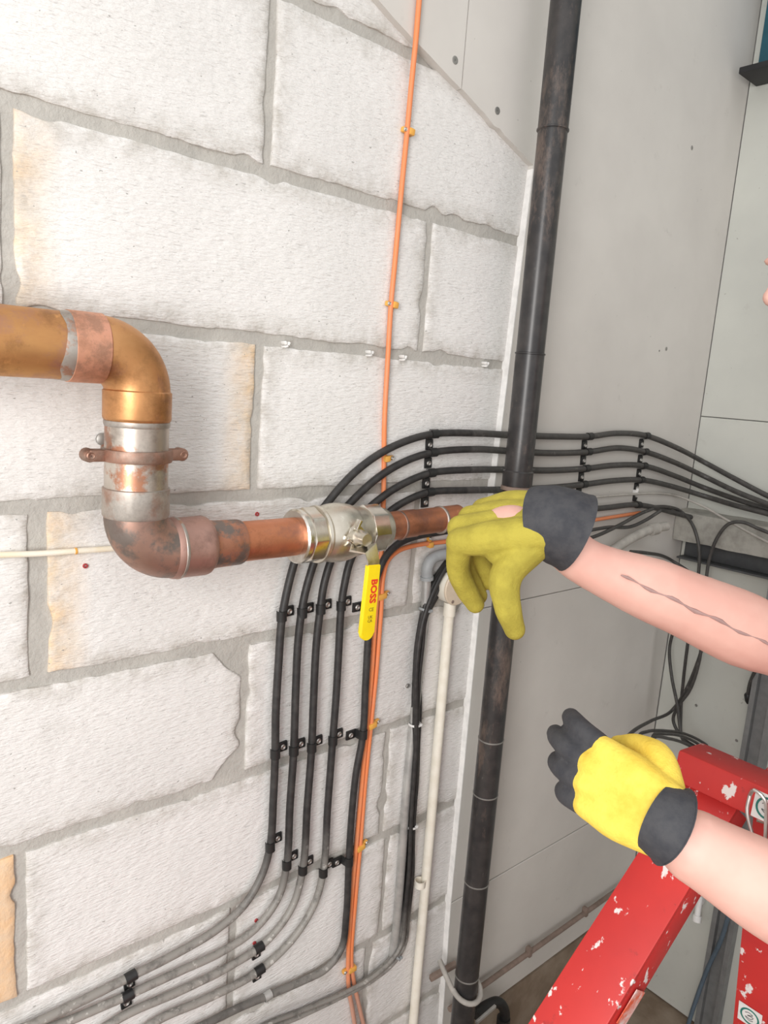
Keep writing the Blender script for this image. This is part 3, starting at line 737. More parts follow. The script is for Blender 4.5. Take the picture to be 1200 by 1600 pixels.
b = bmesh.new(); sweep(b, smooth_path([W(700, 865, .014), W(760, 858, .016), W(800, 853, .034)], .01), .0095, 14); bm_obj('tube', b, 'grey_plastic', gc)

cc = thing('cream_conduit', 'straight cream plastic conduit going down from the round box', 'conduit', W(645, 1600, .012))
b = bmesh.new(); q0, q1 = W(702, 945, .014), W(641, 1640, .014)
xm = (W(684, 1100, .014).x + W(665, 1300, .014).x) / 2
q0 = Vector((W(703, 945, .014).x, -.014, q0.z)); q1 = Vector((W(650, 1560, .014).x, -.014, FLOOR + .02))
add_lathe(b, q0, q1 - q0, [(0, .0096), ((q1 - q0).length, .0096)], 18); bm_obj('tube', b, 'cream_plastic', cc)
b = bmesh.new(); add_lathe(b, q0 + Vector((0, 0, .005)), q1 - q0, [(0, .0118), (.026, .0118), (.027, .0096)], 18); bm_obj('socket', b, 'cream_plastic', cc)
pcl = W(656, 1380, .014)
b = bmesh.new(); add_lathe(b, pcl, Vector((0, 0, 1)), [(-.007, .0098), (-.007, .0115), (.007, .0115), (.007, .0098)], 18, cap=False); add_box(b, pcl + Vector((-.017, .010, .002)), (.018, .006, .010), None, .001)
bm_obj('saddle', b, 'cream_plastic', cc)
jb = thing('junction_box', 'round cream junction box with a tan cover on top of the conduit', 'junction box', W(712, 912, .0))
pj = W(706, 916, .02); pj.y = 0
b = bmesh.new(); add_lathe(b, pj, Vector((0, -1, 0)), [(0, .031), (.030, .032), (.032, .0315)], 32); bm_obj('body', b, 'cream_plastic', jb)
b = bmesh.new(); add_lathe(b, pj + Vector((0, -.032, 0)), Vector((0, -1, 0)), [(0, .033), (.003, .033), (.0045, .0315), (.005, .0001)], 32); lid = bm_obj('cover', b, 'cream_cover', jb)
for sx, sz in ((-.012, -.024), (.015, .022)): screw_head('screw', pj + Vector((sx, -.037, sz)), (0, -1, 0), .0032, 'rust_pipe', lid, .001)
for dz in (.004, -.004):
    b = bmesh.new(); add_box(b, pj + Vector((.002, -.0372, dz)), (.016, .0006, .001)); bm_obj('moulded_line', b, 'cream_plastic', lid)

# thin yellowed cable at the left, on the mortar
yc = thing('thin_cable', 'thin yellowed cable running left behind the lower copper elbow', 'cable', W(60, 868, .004))
cable('sheath', [(-900, 905), (-90, 871), (0, 867), (60, 865), (118, 861), (190, 856), (255, 850)], .0038, 'yellowed_cable', .005, yc)
b = bmesh.new(); add_lathe(b, W(118, 861, .005), Vector((1, 0, .02)), [(-.001, .0038), (-.001, .0044), (.0015, .0044), (.0015, .0038)], 12); bm_obj('clip', b, 'orange_clip', yc)

# ================================================================== BLACK VERTICAL PIPE
pd = .078
xp = .5 * (W(820, 600, pd).x + W(752, 1300, pd).x)
bp = thing('black_pipe', 'tall black iron pipe standing where blocks meet plasterboard', 'pipe', (xp, -pd, FLOOR))
RP = .0258
z_s = W(806, 740, pd).z
top0, bot0 = W(884, 5, pd), W(730, 1520, pd)
dv = (top0 - bot0); dv = Vector((dv.x / dv.z * 1.0, 0, 1.0))
def on_pipe(z): return Vector((bot0.x + dv.x * (z - bot0.z), -pd, z))
def pipe_seg(za, zb, r, mat='soil'):
    b = bmesh.new(); a, c = on_pipe(za), on_pipe(zb); add_lathe(b, a, c - a, [(0, r), ((c - a).length, r)], 32); return bm_obj('pipe_length', b, mat, bp)
z_j1 = W(862, 203, pd).z; z_j2 = W(822, 552, pd).z
pipe_seg(z_j1 - .003, 3.28, RP); pipe_seg(z_j2, z_j1 + .002, RP - .0006); pipe_seg(z_s, z_j2 + .002, RP); pipe_seg(FLOOR, z_s + .005, RP - .0012)
for z, r in ((z_j1, RP + .0016), (z_j2, RP + .0014), (W(764, 1155, pd).z, RP - .0002), (W(757, 1240, pd).z, RP - .0004), (W(744, 1377, pd).z, RP - .0002), (W(728, 1524, pd).z, RP - .0001)):
    b = bmesh.new(); c = on_pipe(z); add_lathe(b, c, dv, [(-.0022, r - .002), (-.001, r), (.001, r), (.0022, r - .002)], 32)
    bm_obj('weld_ring' if r > RP else 'wire_ring', b, 'soil' if r > RP else 'dull_steel', bp)
b = bmesh.new(); c = on_pipe(z_s); add_lathe(b, c, dv, [(-.024, RP - .001), (-.022, RP + .002), (.004, RP + .0022), (.006, RP)], 32); bm_obj('socket', b, 'soil', bp)
b = bmesh.new(); c = on_pipe(z_s - .026); add_lathe(b, c, dv, [(-.006, RP - .001), (-.004, RP + .0035), (.002, RP + .003), (.004, RP)], 32)
for v in b.verts: v.co += Vector((1, 1, 0)) * .0012 * noise.noise(v.co * 90)
bm_obj('rusty_collar', b, 'rust_pipe', bp)
# rusty holder at the foot
zc = W(715, 1550, pd).z
pbk = thing('pipe_holder', 'rusty iron hook bracket holding the foot of the black pipe', 'bracket', (xp - .02, -.02, zc))
b = bmesh.new(); c = on_pipe(zc)
pth = [c + Vector((math.cos(a) * (RP + .006), -math.sin(a) * (RP + .006), -.014 * math.sin(a))) for a in [pi * 1.08 - (pi * 1.16) * i / 20 for i in range(21)]]
sweep(b, pth, .0055, 10); bm_obj('hook', b, 'painted_pipe', pbk)
b = bmesh.new(); a = c + Vector((-(RP + .006), .006, 0)); sweep(b, smooth_path([a, a + Vector((-.004, .020, .025)), a + Vector((.006, .05, .035))], .006), .0055, 10); bm_obj('tail', b, 'painted_pipe', pbk)
b = bmesh.new(); e = W(672, 1529, .012); f_ = W(712, 1506, .03)
mid = (e + f_) / 2; dd = (f_ - e); R = Matrix((dd.normalized(), dd.normalized().cross(Vector((0, 0, 1))).normalized() * -1, Vector((0, 0, 1)))).transposed()  # flat iron
add_box(b, mid, (dd.length, .012, .011), R, .002); bm_obj('wall_tie', b, 'rust_pipe', pbk)
# black elbow pipe beside the foot
el = thing('elbow_pipe', 'short black waste pipe elbow beside the foot of the black pipe', 'pipe', W(780, 1590, .05))
b = bmesh.new(); sweep(b, smooth_path([W(742, 1585, .05), W(760, 1572, .05), W(778, 1566, .055), W(788, 1578, .06), W(788, 1600, .06), W(786, 1660, .06)], .005), .012, 16); bm_obj('bend', b, 'cleat_black', el)
b = bmesh.new(); pe = W(787, 1590, .06); add_lathe(b, pe, Vector((0, 0, -1)), [(0, .012), (0, .0155), (.02, .0155), (.02, .012)], 18); bm_obj('socket', b, 'cleat_black', el)
b = bmesh.new(); pa, pc = W(744, 1598, .075), W(774, 1572, .075); add_box(b, (pa + pc) / 2, ((pc - pa).length, .006, .008), Matrix.Rotation(-math.atan2(pc.z - pa.z, pc.x - pa.x), 3, 'Y'), .001); bm_obj('strap', b, 'galv', el)
# brown conduit along the foot of the plasterboard
bc = thing('skirting_conduit', 'thin brown conduit running along the foot of the plasterboard', 'conduit', W(840, 1480, .03))
z_b = .5 * (W(745, 1545, .03).z + W(925, 1420, .03).z)
b = bmesh.new(); add_lathe(b, Vector((xp + .02, -.030, z_b)), Vector((1, 0, 0)), [(0, .0062), (XB - xp - .03, .0062)], 14); bm_obj('tube', b, 'rust_pipe', bc)
for px, py in ((826, 1489), (914, 1427)):
    p = W(px, py, .03); p.z = z_b
    b = bmesh.new(); add_box(b, p + Vector((0, .0, .004)), (.012, .016, .024), None, .003); bm_obj('clip', b, 'rust_pipe', bc)
# dirty brown kicking board under the plasterboard
b = bmesh.new(); add_box(b, ((EDGE2 + XB) / 2, -BOARD / 2 - .002, (FLOOR + .008) / 2), (XB - EDGE2, BOARD + .004, .008 - FLOOR), None, .002)
struct(bm_obj('baseboard_back', b, 'floor', None))

# ================================================================== RIGHT-HAND CORNER
# rough concrete ledge with steel angle, on the right wall
la = RW(1032, 803, .0); lz1 = RW(1200, 824, .05).z; lz0 = RW(1200, 873, .05).z
b = bmesh.new(); nn = 60; secs = []
for i in range(nn + 1):
    y = -BOARD - .002 - i * (1.4 / nn); nz_ = lambda k: .004 * noise.noise(Vector((y * 14, k, 1.3)))
    secs.append([b.verts.new(v) for v in ((X_RW + .005, y, lz0 + nz_(1)), (X_RW - .055 + nz_(2), y, lz0 + nz_(3)), (X_RW - .06 + nz_(4), y, (lz0 + lz1) / 2), (X_RW - .052 + nz_(5), y, lz1 + nz_(6)), (X_RW + .005, y, lz1 + .006 + nz_(7)))])
for a, c in zip(secs, secs[1:]):
    for k in range(5): b.faces.new((a[k], a[(k + 1) % 5], c[(k + 1) % 5], c[k]))
b.faces.new(secs[0]); b.faces.new(secs[-1][::-1])
tag(bm_obj('concrete_ledge', b, 'concrete', None), 'rough concrete ledge running out of the corner behind the hanging cables', 'ledge')
az = RW(1130, 873, .03).z; ya = RW(1062, 862, .03).y
b = bmesh.new(); add_box(b, (X_RW - .003, ya - .6, az), (.006, 1.2, .044), None, .001); add_box(b, (X_RW - .022, ya - .6, az - .020), (.044, 1.2, .005), None, .001)
tag(bm_obj('steel_angle', b, 'dark_steel', None), 'dark steel angle under the concrete ledge', 'angle iron')
# vertical grey channel
yc0 = .5 * (RW(1192, 1040).y + RW(1122, 1600).y)
b = bmesh.new(); add_prism(b, [(X_RW - .0005, yc0 - .028), (X_RW - .03, yc0 - .028), (X_RW - .03, yc0 - .016), (X_RW - .012, yc0 - .016), (X_RW - .012, yc0 + .016), (X_RW - .03, yc0 + .016), (X_RW - .03, yc0 + .028), (X_RW - .0005, yc0 + .028)], 'z', FLOOR, az - .03)
tag(bm_obj('steel_channel', b, 'grey_steel', None, 0), 'grey upright steel channel fixed to the right wall', 'channel')
# painted pipe stub in the corner
cst = thing('painted_pipe_stub', 'stubby paint-smeared pipe slanting out of the corner below the cables', 'pipe', W(1000, 830, .05))
b = bmesh.new(); sweep(b, smooth_path([W(945, 868, .035), W(985, 842, .042), W(1020, 826, .05), W(1042, 822, .06)], .006), .011, 14); bm_obj('tube', b, 'painted_pipe', cst)
b = bmesh.new(); pe, pf = W(1016, 828, .05), W(1042, 822, .06); add_lathe(b, pe, pf - pe, [(0, .011), (.002, .0145), (.024, .0145), (.026, .010)], 16); bm_obj('coupling', b, 'painted_pipe', cst)
# thin cables in the corner
def thin(spec, r, label, mat='cable', d=DB, dust=None):
    return tag(cable('thin_cable', spec, r, mat, d, dust=(lambda p: .12) if mat == 'cable' else None, n=8), label, 'cable', 'thin cables in the corner')
thin([(858, 793), (880, 787), (920, 778), (960, 774), (990, 772), (1030, 771), (1062, 776, DB + .004), (1100, 792, 'r', .065), (1135, 812, 'r', .07), (1178, 836, 'r', .07), (1230, 862, 'r', .07)], .0030, 'thin grey-white cable clipped just below the four black cables', 'painted_pipe')
for px, py, w in ((861, 786, 'nearer the black pipe'), (989, 769, 'nearer the corner')):
    p = W(px, py, BOARD); b = bmesh.new(); add_box(b, p + Vector((0, -.006, 0)), (.009, .012, .013), None, .002); add_lathe(b, p + Vector((-.002, -.010, .007)), Vector((0, -1, 0)), [(0, .004), (.003, .004), (.004, .003)], 10)
    tag(bm_obj('white_clip', b, 'white_plastic', None), 'small white cable clip on the thin grey cable, ' + w, 'cable clip', 'white cable clips')
thin([(870, 838, .04), (905, 832, .036), (950, 824, .034), (985, 823, .036), (1010, 812, .04), (1032, 798, .05)], .0042, 'thin black cable sagging below the orange one towards the corner')
thin([(880, 852, .05), (930, 838, .045), (965, 822, .04), (1000, 803, .036), (1020, 795, .034)], .0042, 'thin black cable crossing the orange cable end in the corner')
hang = [
 ([(1020, 792, DB + .004), (1042, 792, DB + .01), (1065, 800, 'r', .075), (1082, 820, 'r', .085), (1092, 855, 'r', .09), (1091, 900, 'r', .085), (1081, 960, 'r', .07), (1074, 1010, 'r', .06), (1068, 1060, 'r', .05), (1064, 1110, 'r', .045), (1066, 1152, 'r', .05), (1085, 1166, 'r', .07), (1112, 1182, 'r', .10), (1140, 1212, 'r', .12)], 'hanging black cable looping over the ledge nearest the corner'),
 ([(1215, 838, 'r', .075), (1185, 826, 'r', .08), (1160, 816, 'r', .085), (1140, 818, 'r', .09), (1122, 838, 'r', .09), (1108, 875, 'r', .085), (1102, 930, 'r', .075), (1102, 990, 'r', .06), (1088, 1040, 'r', .05), (1068, 1085, 'r', .045), (1050, 1110, 'r', .045), (1018, 1126, .10), (990, 1142, .16), (972, 1160, .2)], 'hanging black cable looping down from the right end of the ledge'),
 ([(985, 862, .05), (1010, 864, .06), (1050, 876, 'r', .06), (1085, 902, 'r', .06), (1100, 940, 'r', .06), (1098, 990, 'r', .055), (1092, 1035, 'r', .05), (1078, 1078, 'r', .045), (1058, 1106, 'r', .045), (1052, 1126, 'r', .045), (1064, 1150, 'r', .05), (1088, 1168, 'r', .075), (1118, 1190, 'r', .10)], 'hanging black cable arching out of the plasterboard below the ledge'),
 ([(1060, 940, 'r', .05), (1052, 985, 'r', .05), (1046, 1015, 'r', .045), (1050, 1060, 'r', .045), (1058, 1100, 'r', .045), (1063, 1140, 'r', .05), (1067, 1156, 'r', .06), (1100, 1178, 'r', .10), (1130, 1205, 'r', .12)], 'hanging black cable bowing furthest left below the bare forearm'),
 ([(1016, 1176, .24), (1000, 1152, .22), (1012, 1143, .20), (1040, 1142, .18), (1068, 1146, .17), (1098, 1160, .16), (1120, 1178, .16), (1150, 1210, .17)], 'black cable arching over the red ladder, topmost of three'),
 ([(1020, 1170, .25), (1020, 1152, .24), (1042, 1147, .21), (1068, 1151, .19), (1092, 1163, .18), (1112, 1178, .18), (1140, 1208, .19)], 'black cable arching over the red ladder, middle of three'),
 ([(1014, 1160, .27), (1022, 1152, .26), (1045, 1154, .23), (1066, 1160, .21), (1088, 1172, .20), (1102, 1184, .20), (1130, 1210, .21)], 'black cable arching over the red ladder, lowest of three'),
]
for hk, (spec, lab) in enumerate(hang): thin([q if len(q) < 4 else (q[0], q[1], 'r', q[3] + .009 * hk) for q in spec] if hk < 4 else spec, .0036 if 'arching over the red' in lab else .0042, lab)
pg = thing('cable_tail', 'short black cable with a plug end hanging near the grey channel', 'cable', RW(1170, 1085, .03))
cable('lead', [(1205, 1000, 'r', .04), (1190, 1025, 'r', .035), (1180, 1048, 'r', .03), (1172, 1068, 'r', .025), (1168, 1090, 'r', .02)], .0046, 'cable', .02, pg, dust=lambda p: .1)
b = bmesh.new(); add_lathe(b, RW(1168, 1083, .02), RW(1171, 1104, .01) - RW(1168, 1083, .02), [(0, .005), (.004, .0085), (.02, .009), (.028, .006)], 14); bm_obj('plug', b, 'cleat_black', pg)
thin([(1068, 1625, 'r', .05), (1085, 1570, 'r', .04), (1105, 1515, 'r', .03), (1126, 1470, 'r', .035), (1140, 1425, 'r', .04)], .0055, 'slack blue-grey cable beside the grey channel, seen through the ladder', 'blue_cable')
wc = thing('wall_spout', 'small white pipe stub sticking out of the right wall below the wrist', 'pipe stub', RW(1090, 1430, .02))
b = bmesh.new(); p0, p1 = RW(1094, 1400, .02), RW(1088, 1440, .04); add_lathe(b, p0, p1 - p0, [(0, .008), ((p1 - p0).length * .75, .008), ((p1 - p0).length * .75, .011), ((p1 - p0).length, .011), ((p1 - p0).length, .006), ((p1 - p0).length * .8, .0055)], 16); bm_obj('tube', b, 'white_plastic', wc)
b = bmesh.new(); add_box(b, RW(1096, 1402, .008), (.02, .02, .03), None, .003); bm_obj('wall_fitting', b, 'white_plastic', wc)
# teal beam with a black flange, top right
tb_ = thing('teal_beam', 'teal steel beam with a black lower flange at the top right', 'beam', (X_RW - .05, -.4, RW(1180, 125).z))
zf = RW(1165, 118, .06).z
b = bmesh.new(); add_box(b, (X_RW - .048, -.72, zf), (.094, 1.38, .014), None, .002); bm_obj('flange', b, 'black_flange', tb_)
b = bmesh.new(); add_box(b, (X_RW - .015, -.72, zf + .125), (.028, 1.36, .236), None, .002); bm_obj('web', b, 'teal', tb_)
b = bmesh.new(); add_box(b, (X_RW - .048, -.72, zf + .25), (.094, 1.38, .014), None, .002); bm_obj('flange', b, 'teal', tb_)

# ================================================================== RED STEP LADDER
T = 1.04
top = AT(1116, 1218, T); ft = AT(882, 1600, .985)
dl = (ft - top); kz = (top.z - FLOOR) / -dl.z
front_dir = dl * 1.0
yL = top.y
ladder = thing('step_ladder', 'red fibreglass step ladder spattered with white paint', 'ladder', (top.x, yL - .16, FLOOR))
LW = .34
def stile(p_top, p_bot, wy, dx, name, flip, grow=1.0):
    b = bmesh.new(); d = (p_bot - p_top); Ln = d.length; z = d.normalized(); y = Vector((0, -1, 0)); y = (y - z * y.dot(z)).normalized(); x = y.cross(z)
    if x.x > 0: x = -x                                            # x points to the climber's side
    t = .007
    def bx(cy, cx, sy, sx):
        c = p_top + d * .5 + y * cy + x * cx
        add_box(b, c, (sx, sy, Ln), Matrix((x, y, z)).transposed(), .0015)
    bx(0, 0, wy, t)                                               # broad spattered face
    bx(wy / 2 - t / 2, -dx / 2, t, dx); bx(-wy / 2 + t / 2, -dx / 2, t, dx)
    if grow != 1.0:                                               # the flared lower end
        for v in b.verts:
            q = v.co - p_top; k = 1 + (grow - 1) * min(1, max(0, q.dot(z) / (Ln * .42))); v.co += y * (q.dot(y) * (k - 1))
    return bm_obj(name, b, 'ladder', ladder, 30)
fb = Vector((top.x + dl.x * kz, top.y + dl.y * kz, FLOOR)); ftp = Vector((top.x, yL, top.z - .02))
for k, off in enumerate((0, -LW)):
    o_ = Vector((0, off, 0))
    s_ = stile(ftp + o_, fb + o_ + Vector((0, 0, .012)), .078, .05, 'front_stile', 1, 1.3)
    b = bmesh.new(); add_box(b, fb + o_ + Vector((.02, 0, .018)), (.08, .098, .034), None, .006); bm_obj('foot', b, 'cleat_black', s_)
    if k == 0: s0 = s_
rt = Vector((top.x + .085, yL - .028, top.z - .03)); rb_px = AT(1172, 1600, 1.17)
dr_ = rb_px - AT(1205, 1230, 1.06); kr = rt.z / -dr_.z
rtop = AT(1212, 1225, 1.05); rbot = rtop + (rb_px - rtop) * ((rtop.z - FLOOR) / (rtop.z - rb_px.z))
for k, off in enumerate((0, -LW + .05)):
    o_ = Vector((0, off, 0))
    s_ = stile(rtop + o_, rbot + o_ + Vector((0, 0, .012)), .05, .034, 'rear_stile', 1)
    b = bmesh.new(); add_box(b, rbot + o_ + Vector((-.01, 0, .018)), (.06, .058, .034), None, .006); bm_obj('foot', b, 'cleat_black', s_)
    if k == 0: r0 = s_
# hinge block and top rail
hb0 = AT(1076, 1190, T); 
b = bmesh.new(); add_box(b, Vector((top.x + .012, yL - LW / 2 + .005, top.z + .004)), (.074, LW + .085, .046), Matrix.Rotation(.12, 3, 'Y'), .005)
cap = bm_obj('top_cap', b, 'ladder', ladder)
b = bmesh.new(); add_box(b, Vector((top.x + .085, yL - LW / 2 + .02, top.z - .040)), (.05, LW + .06, .035), None, .003); bm_obj('rear_rail', b, 'ladder', ladder)
for k in range(2):
    f = .66 + .25 * k; c = ftp.lerp(fb, f)
    b = bmesh.new(); add_box(b, c + Vector((.03, -LW / 2, 0)), (.075, LW - .092, .026), None, .003)
    for q in range(4): add_box(b, c + Vector((.004 + .017 * q, -LW / 2, .0145)), (.006, LW - .10, .003))
    bm_obj('tread', b, 'galv', ladder)
# hinge rod and wire hooks
b = bmesh.new(); sweep(b, [Vector((top.x + .035, yL - .052, top.z - .045)), Vector((top.x + .06, yL - .10, top.z - .05))], .005, 10); bm_obj('hinge_pin', b, 'screw_steel', ladder)
b = bmesh.new(); h0 = Vector((top.x - .036, yL - .062, top.z + .020)); sweep(b, smooth_path([h0, h0 + Vector((-.006, -.006, .012)), h0 + Vector((-.006, -.020, .006)), h0 + Vector((-.008, -.028, -.03)), h0 + Vector((-.004, -.03, -.06)), h0 + Vector((-.0, -.04, -.11))], .004), .0024, 8)
sweep(b, smooth_path([h0, h0 + Vector((-.006, -.002, -.02)), h0 + Vector((-.004, -.014, -.052))], .004), .0024, 8); bm_obj('wire_hook', b, 'screw_steel', ladder)
# stickers
def sticker(c, xd, yd, s, parent):
    zd = xd.cross(yd).normalized(); R = Matrix((xd, yd, zd)).transposed()
    b = bmesh.new(); add_box(b, c, (s, s, .0006), R); so = bm_obj('sticker', b, 'sticker', parent, 0)
    b = bmesh.new(); ring = []
    for i in range(32):
        a = 2 * pi * i / 32; ring.append([b.verts.new(c + zd * .0006 + (xd * math.cos(a) + yd * math.sin(a)) * r) for r in (s * .33, s * .42)])
    for i in range(32): b.faces.new((ring[i][0], ring[i][1], ring[(i + 1) % 32][1], ring[(i + 1) % 32][0]))
    return so, b, zd
def place_sticker(c, xd, yd, s, parent):
    zd = xd.cross(yd).normalized(); R = Matrix((xd, yd, zd)).transposed()
    b = bmesh.new(); add_box(b, c, (s, s, .0006), R); so = bm_obj('sticker', b, 'sticker', parent, 0)
    b = bmesh.new(); ring = []
    for i in range(32):
        a = 2 * pi * i / 32; ring.append([b.verts.new(c + zd * .0006 + (xd * math.cos(a) + yd * math.sin(a)) * r) for r in (s * .33, s * .41)])
    for i in range(32): b.faces.new((ring[i][0], ring[i][1], ring[(i + 1) % 32][1], ring[(i + 1) % 32][0]))
    me = bpy.data.meshes.new('printed_ring'); b.to_mesh(me); b.free(); link('printed_ring', me, 'green_print', so)
    b = bmesh.new()
    pts = [c + zd * .0008 + xd * s * u + yd * s * v for u, v in ((-.2, .12), (-.05, .2), (.12, .15), (-.1, .02), (.15, .05), (.05, -.1), (-.18, -.08), (0, -.2), (.15, -.14))]
    sweep(b, smooth_path(pts, .001), s * .012, 5); bm_obj('scribble', b, 'ink', so)
Rt = Matrix.Rotation(.12, 3, 'Y')
place_sticker(Vector((top.x + .012, yL - .082, top.z + .002)) + Rt @ Vector((-.0375, 0, 0)), Vector((0, -1, 0)), Rt @ Vector((0, 0, 1)), .036, cap)
sd = (rbot - rtop).normalized(); ps = rtop.lerp(rbot, (rtop.z - AT(1175, 1590, 1.16).z) / (rtop.z - rbot.z))
yy = Vector((0, -1, 0)); yy = (yy - sd * yy.dot(sd)).normalized(); nx_ = yy.cross(sd); nx_ = nx_ if nx_.x < 0 else -nx_
place_sticker(ps + nx_ * .0045, yy, nx_.cross(yy), .036, r0)
b = bmesh.new(); d_ = (fb - ftp).normalized(); cL = ftp.lerp(fb, (ftp.z - AT(1008, 1500, T).z) / (ftp.z - fb.z)); y_ = Vector((0, -1, 0)); y_ = (y_ - d_ * y_.dot(d_)).normalized(); x_ = y_.cross(d_); x_ = x_ if x_.x < 0 else -x_
add_box(b, cL + y_ * .0445 - x_ * .026, (.03, .0012, .05), Matrix((x_, y_, d_)).transposed()); bm_obj('warning_label', b, 'orange_label', s0, 0)

# ================================================================== PERSON
def remesh(bm, voxel, smooth_it=6, fac=.5):
    me = bpy.data.meshes.new('tmp'); bmesh.ops.recalc_face_normals(bm, faces=bm.faces); bm.to_mesh(me); bm.free()
    o = bpy.data.objects.new('tmp', me); COL.objects.link(o)
    m = o.modifiers.new('r', 'REMESH'); m.mode = 'VOXEL'; m.voxel_size = voxel
    s = o.modifiers.new('s', 'SMOOTH'); s.iterations = smooth_it; s.factor = fac
    out = bpy.data.meshes.new_from_object(o.evaluated_get(bpy.context.evaluated_depsgraph_get()))
    bpy.data.objects.remove(o)
    for p in out.polygons: p.use_smooth = True
    return out
def limb(bm, pts, rads, step=.012, n=14):
    """tube through points, radius interpolated, domed ends"""
    pts = [Vector(p) for p in pts]; path = smooth_path(pts, step)
    acc = [0]
    for a, b in zip(path, path[1:]): acc.append(acc[-1] + (b - a).length)
    knots = []
    j = 0
    for p in pts: knots.append(min(range(len(path)), key=lambda i: (path[i] - p).length))
    def rad(i):
        for a, b, ra, rb in zip(knots, knots[1:], rads, rads[1:]):
            if a <= i <= b:
                t = (acc[i] - acc[a]) / max(1e-6, acc[b] - acc[a]); t = t * t * (3 - 2 * t); return ra + (rb - ra) * t
        return rads[-1]
    R_ = [rad(i) for i in range(len(path))]
    d0 = (path[0] - path[1]).normalized(); d1 = (path[-1] - path[-2]).normalized()
    pre = [path[0] + d0 * R_[0] * math.sin(a) for a in (1.45, 1.1, .7, .35)]; prr = [R_[0] * math.cos(a) for a in (1.45, 1.1, .7, .35)]
    post = [path[-1] + d1 * R_[-1] * math.sin(a) for a in (.35, .7, 1.1, 1.45)]; por = [R_[-1] * math.cos(a) for a in (.35, .7, 1.1, 1.45)]
    P_ = pre + path + post; Q = prr + R_ + por; m = len(P_)
    sweep(bm, P_, lambda t: Q[int(round(t * (m - 1)))], n)
def ball(bm, c, s, R=None, seg=20):
    r = bmesh.ops.create_uvsphere(bm, u_segments=seg, v_segments=seg // 2 + 2, radius=1)['verts']
    M = Matrix.Translation(Vector(c)) @ (R.to_4x4() if R else Matrix.Identity(4)) @ Matrix.Diagonal((*s, 1))
    bmesh.ops.transform(bm, matrix=M, verts=r)

# joints
wrR_ = AT(860, 815, .985); wR = AT(882, 862, 1.00); eR = AT(1236, 1016, 1.02); sR = AT(1385, 745, 1.08) + Vector((0, 0, .07))
wL = AT(1074, 1316, .74); eLp = AT(1440, 1530, .72); sL = Vector((1.08, -.88, 1.27))
pel = Vector((1.31, -1.15, .80)); chest = (sR + sL) / 2 + Vector((.03, -.02, -.03))
headc = AT(1315, 424, 1.02)
fdir = Vector((-.80, .55, -.22)).normalized()
person = thing('person', 'worker reaching in from the right, bare forearms and yellow work gloves', 'person', (pel.x, pel.y, FLOOR))
bm = bmesh.new()
limb(bm, [pel + Vector((0, 0, -.06)), pel.lerp(chest, .45) + Vector((.02, -.02, 0)), chest], [.125, .115, .125])
limb(bm, [sR + Vector((.0, -.03, -.02)), chest + Vector((0, 0, .02)), sL + Vector((0, .03, -.02))], [.075, .11, .075])
neck0 = (sR + sL) / 2 + Vector((.01, -.01, .03))
limb(bm, [neck0, headc - fdir * .02 + Vector((0, 0, -.09))], [.078, .058]); limb(bm, [sR + Vector((0, -.04, .02)), neck0.lerp(headc, .25), sL + Vector((0, .04, .02))], [.05, .07, .05])
limb(bm, [sR, sR.lerp(eR, .5), eR], [.062, .053, .045]); limb(bm, [eR, eR.lerp(wR, .22), eR.lerp(wR, .55), wR.lerp(eR, .06), wR + (wrR_ - wR) * .6], [.045, .053, .046, .033, .031])
limb(bm, [sL, sL.lerp(eLp, .5), eLp], [.062, .054, .046]); limb(bm, [eLp, eLp.lerp(wL, .25), eLp.lerp(wL, .6), wL, wL + (wL - eLp).normalized() * .012], [.046, .054, .047, .037, .030])
side = Vector((fdir.y, -fdir.x, 0)).normalized()
hip = Vector((sL.x - sR.x, sL.y - sR.y, 0)).normalized()
feet = []
for s in (-1, 1):
    h = pel + hip * s * .09 + Vector((0, 0, -.06)); k = Vector((h.x - .02, h.y, FLOOR + .50)); a = Vector((h.x + .02, h.y - .02, FLOOR + .08))
    limb(bm, [h, k, a], [.088, .060, .042]); feet.append((h, k, a))
# head
up = Vector((0, 0, 1)); up = (up - fdir * up.dot(fdir)).normalized(); sd_ = fdir.cross(up).normalized()
RH = Matrix((fdir, sd_, up)).transposed()
def H(f, s, u): return headc + fdir * f + sd_ * s + up * u
ball(bm, H(-.012, 0, .035), (.096, .076, .085), RH); ball(bm, H(.022, 0, -.045), (.070, .058, .070), RH)
ball(bm, H(.055, 0, -.092), (.028, .030, .022), RH)
limb(bm, [H(.078, 0, .022), H(.094, 0, -.004), H(.104, 0, -.022)], [.009, .011, .0135], .005)
for s in (-1, 1):
    ball(bm, H(.094, s * .012, -.026), (.010, .008, .007), RH); ball(bm, H(-.008, s * .076, -.005), (.018, .008, .031), RH)
    ball(bm, H(.074, s * .034, .030), (.014, .022, .008), RH); ball(bm, H(.064, s * .04, -.025), (.02, .02, .02), RH)
link('body', remesh(bm, .0065, 5), 'skin', person)
for s in (-1, 1):
    b = bmesh.new(); ball(b, H(.073, s * .033, .012), (.010, .013, .0085), RH, 14); e_ = bm_obj('eye', b, 'eye', person)
    b = bmesh.new(); ball(b, H(.0815, s * .033, .012), (.003, .0055, .0055), RH, 10); bm_obj('iris', b, 'iris', e_)
b = bmesh.new(); ball(b, H(.084, 0, -.060), (.008, .024, .005), RH); ball(b, H(.082, 0, -.068), (.009, .021, .006), RH); bm_obj('mouth', b, 'lips', person)
b = bmesh.new(); ball(b, H(-.024, 0, .048), (.096, .081, .084), RH, 26); ball(b, H(-.055, 0, -.005), (.06, .074, .07), RH)
link('hair', remesh(b, .008, 3), 'hair', person)
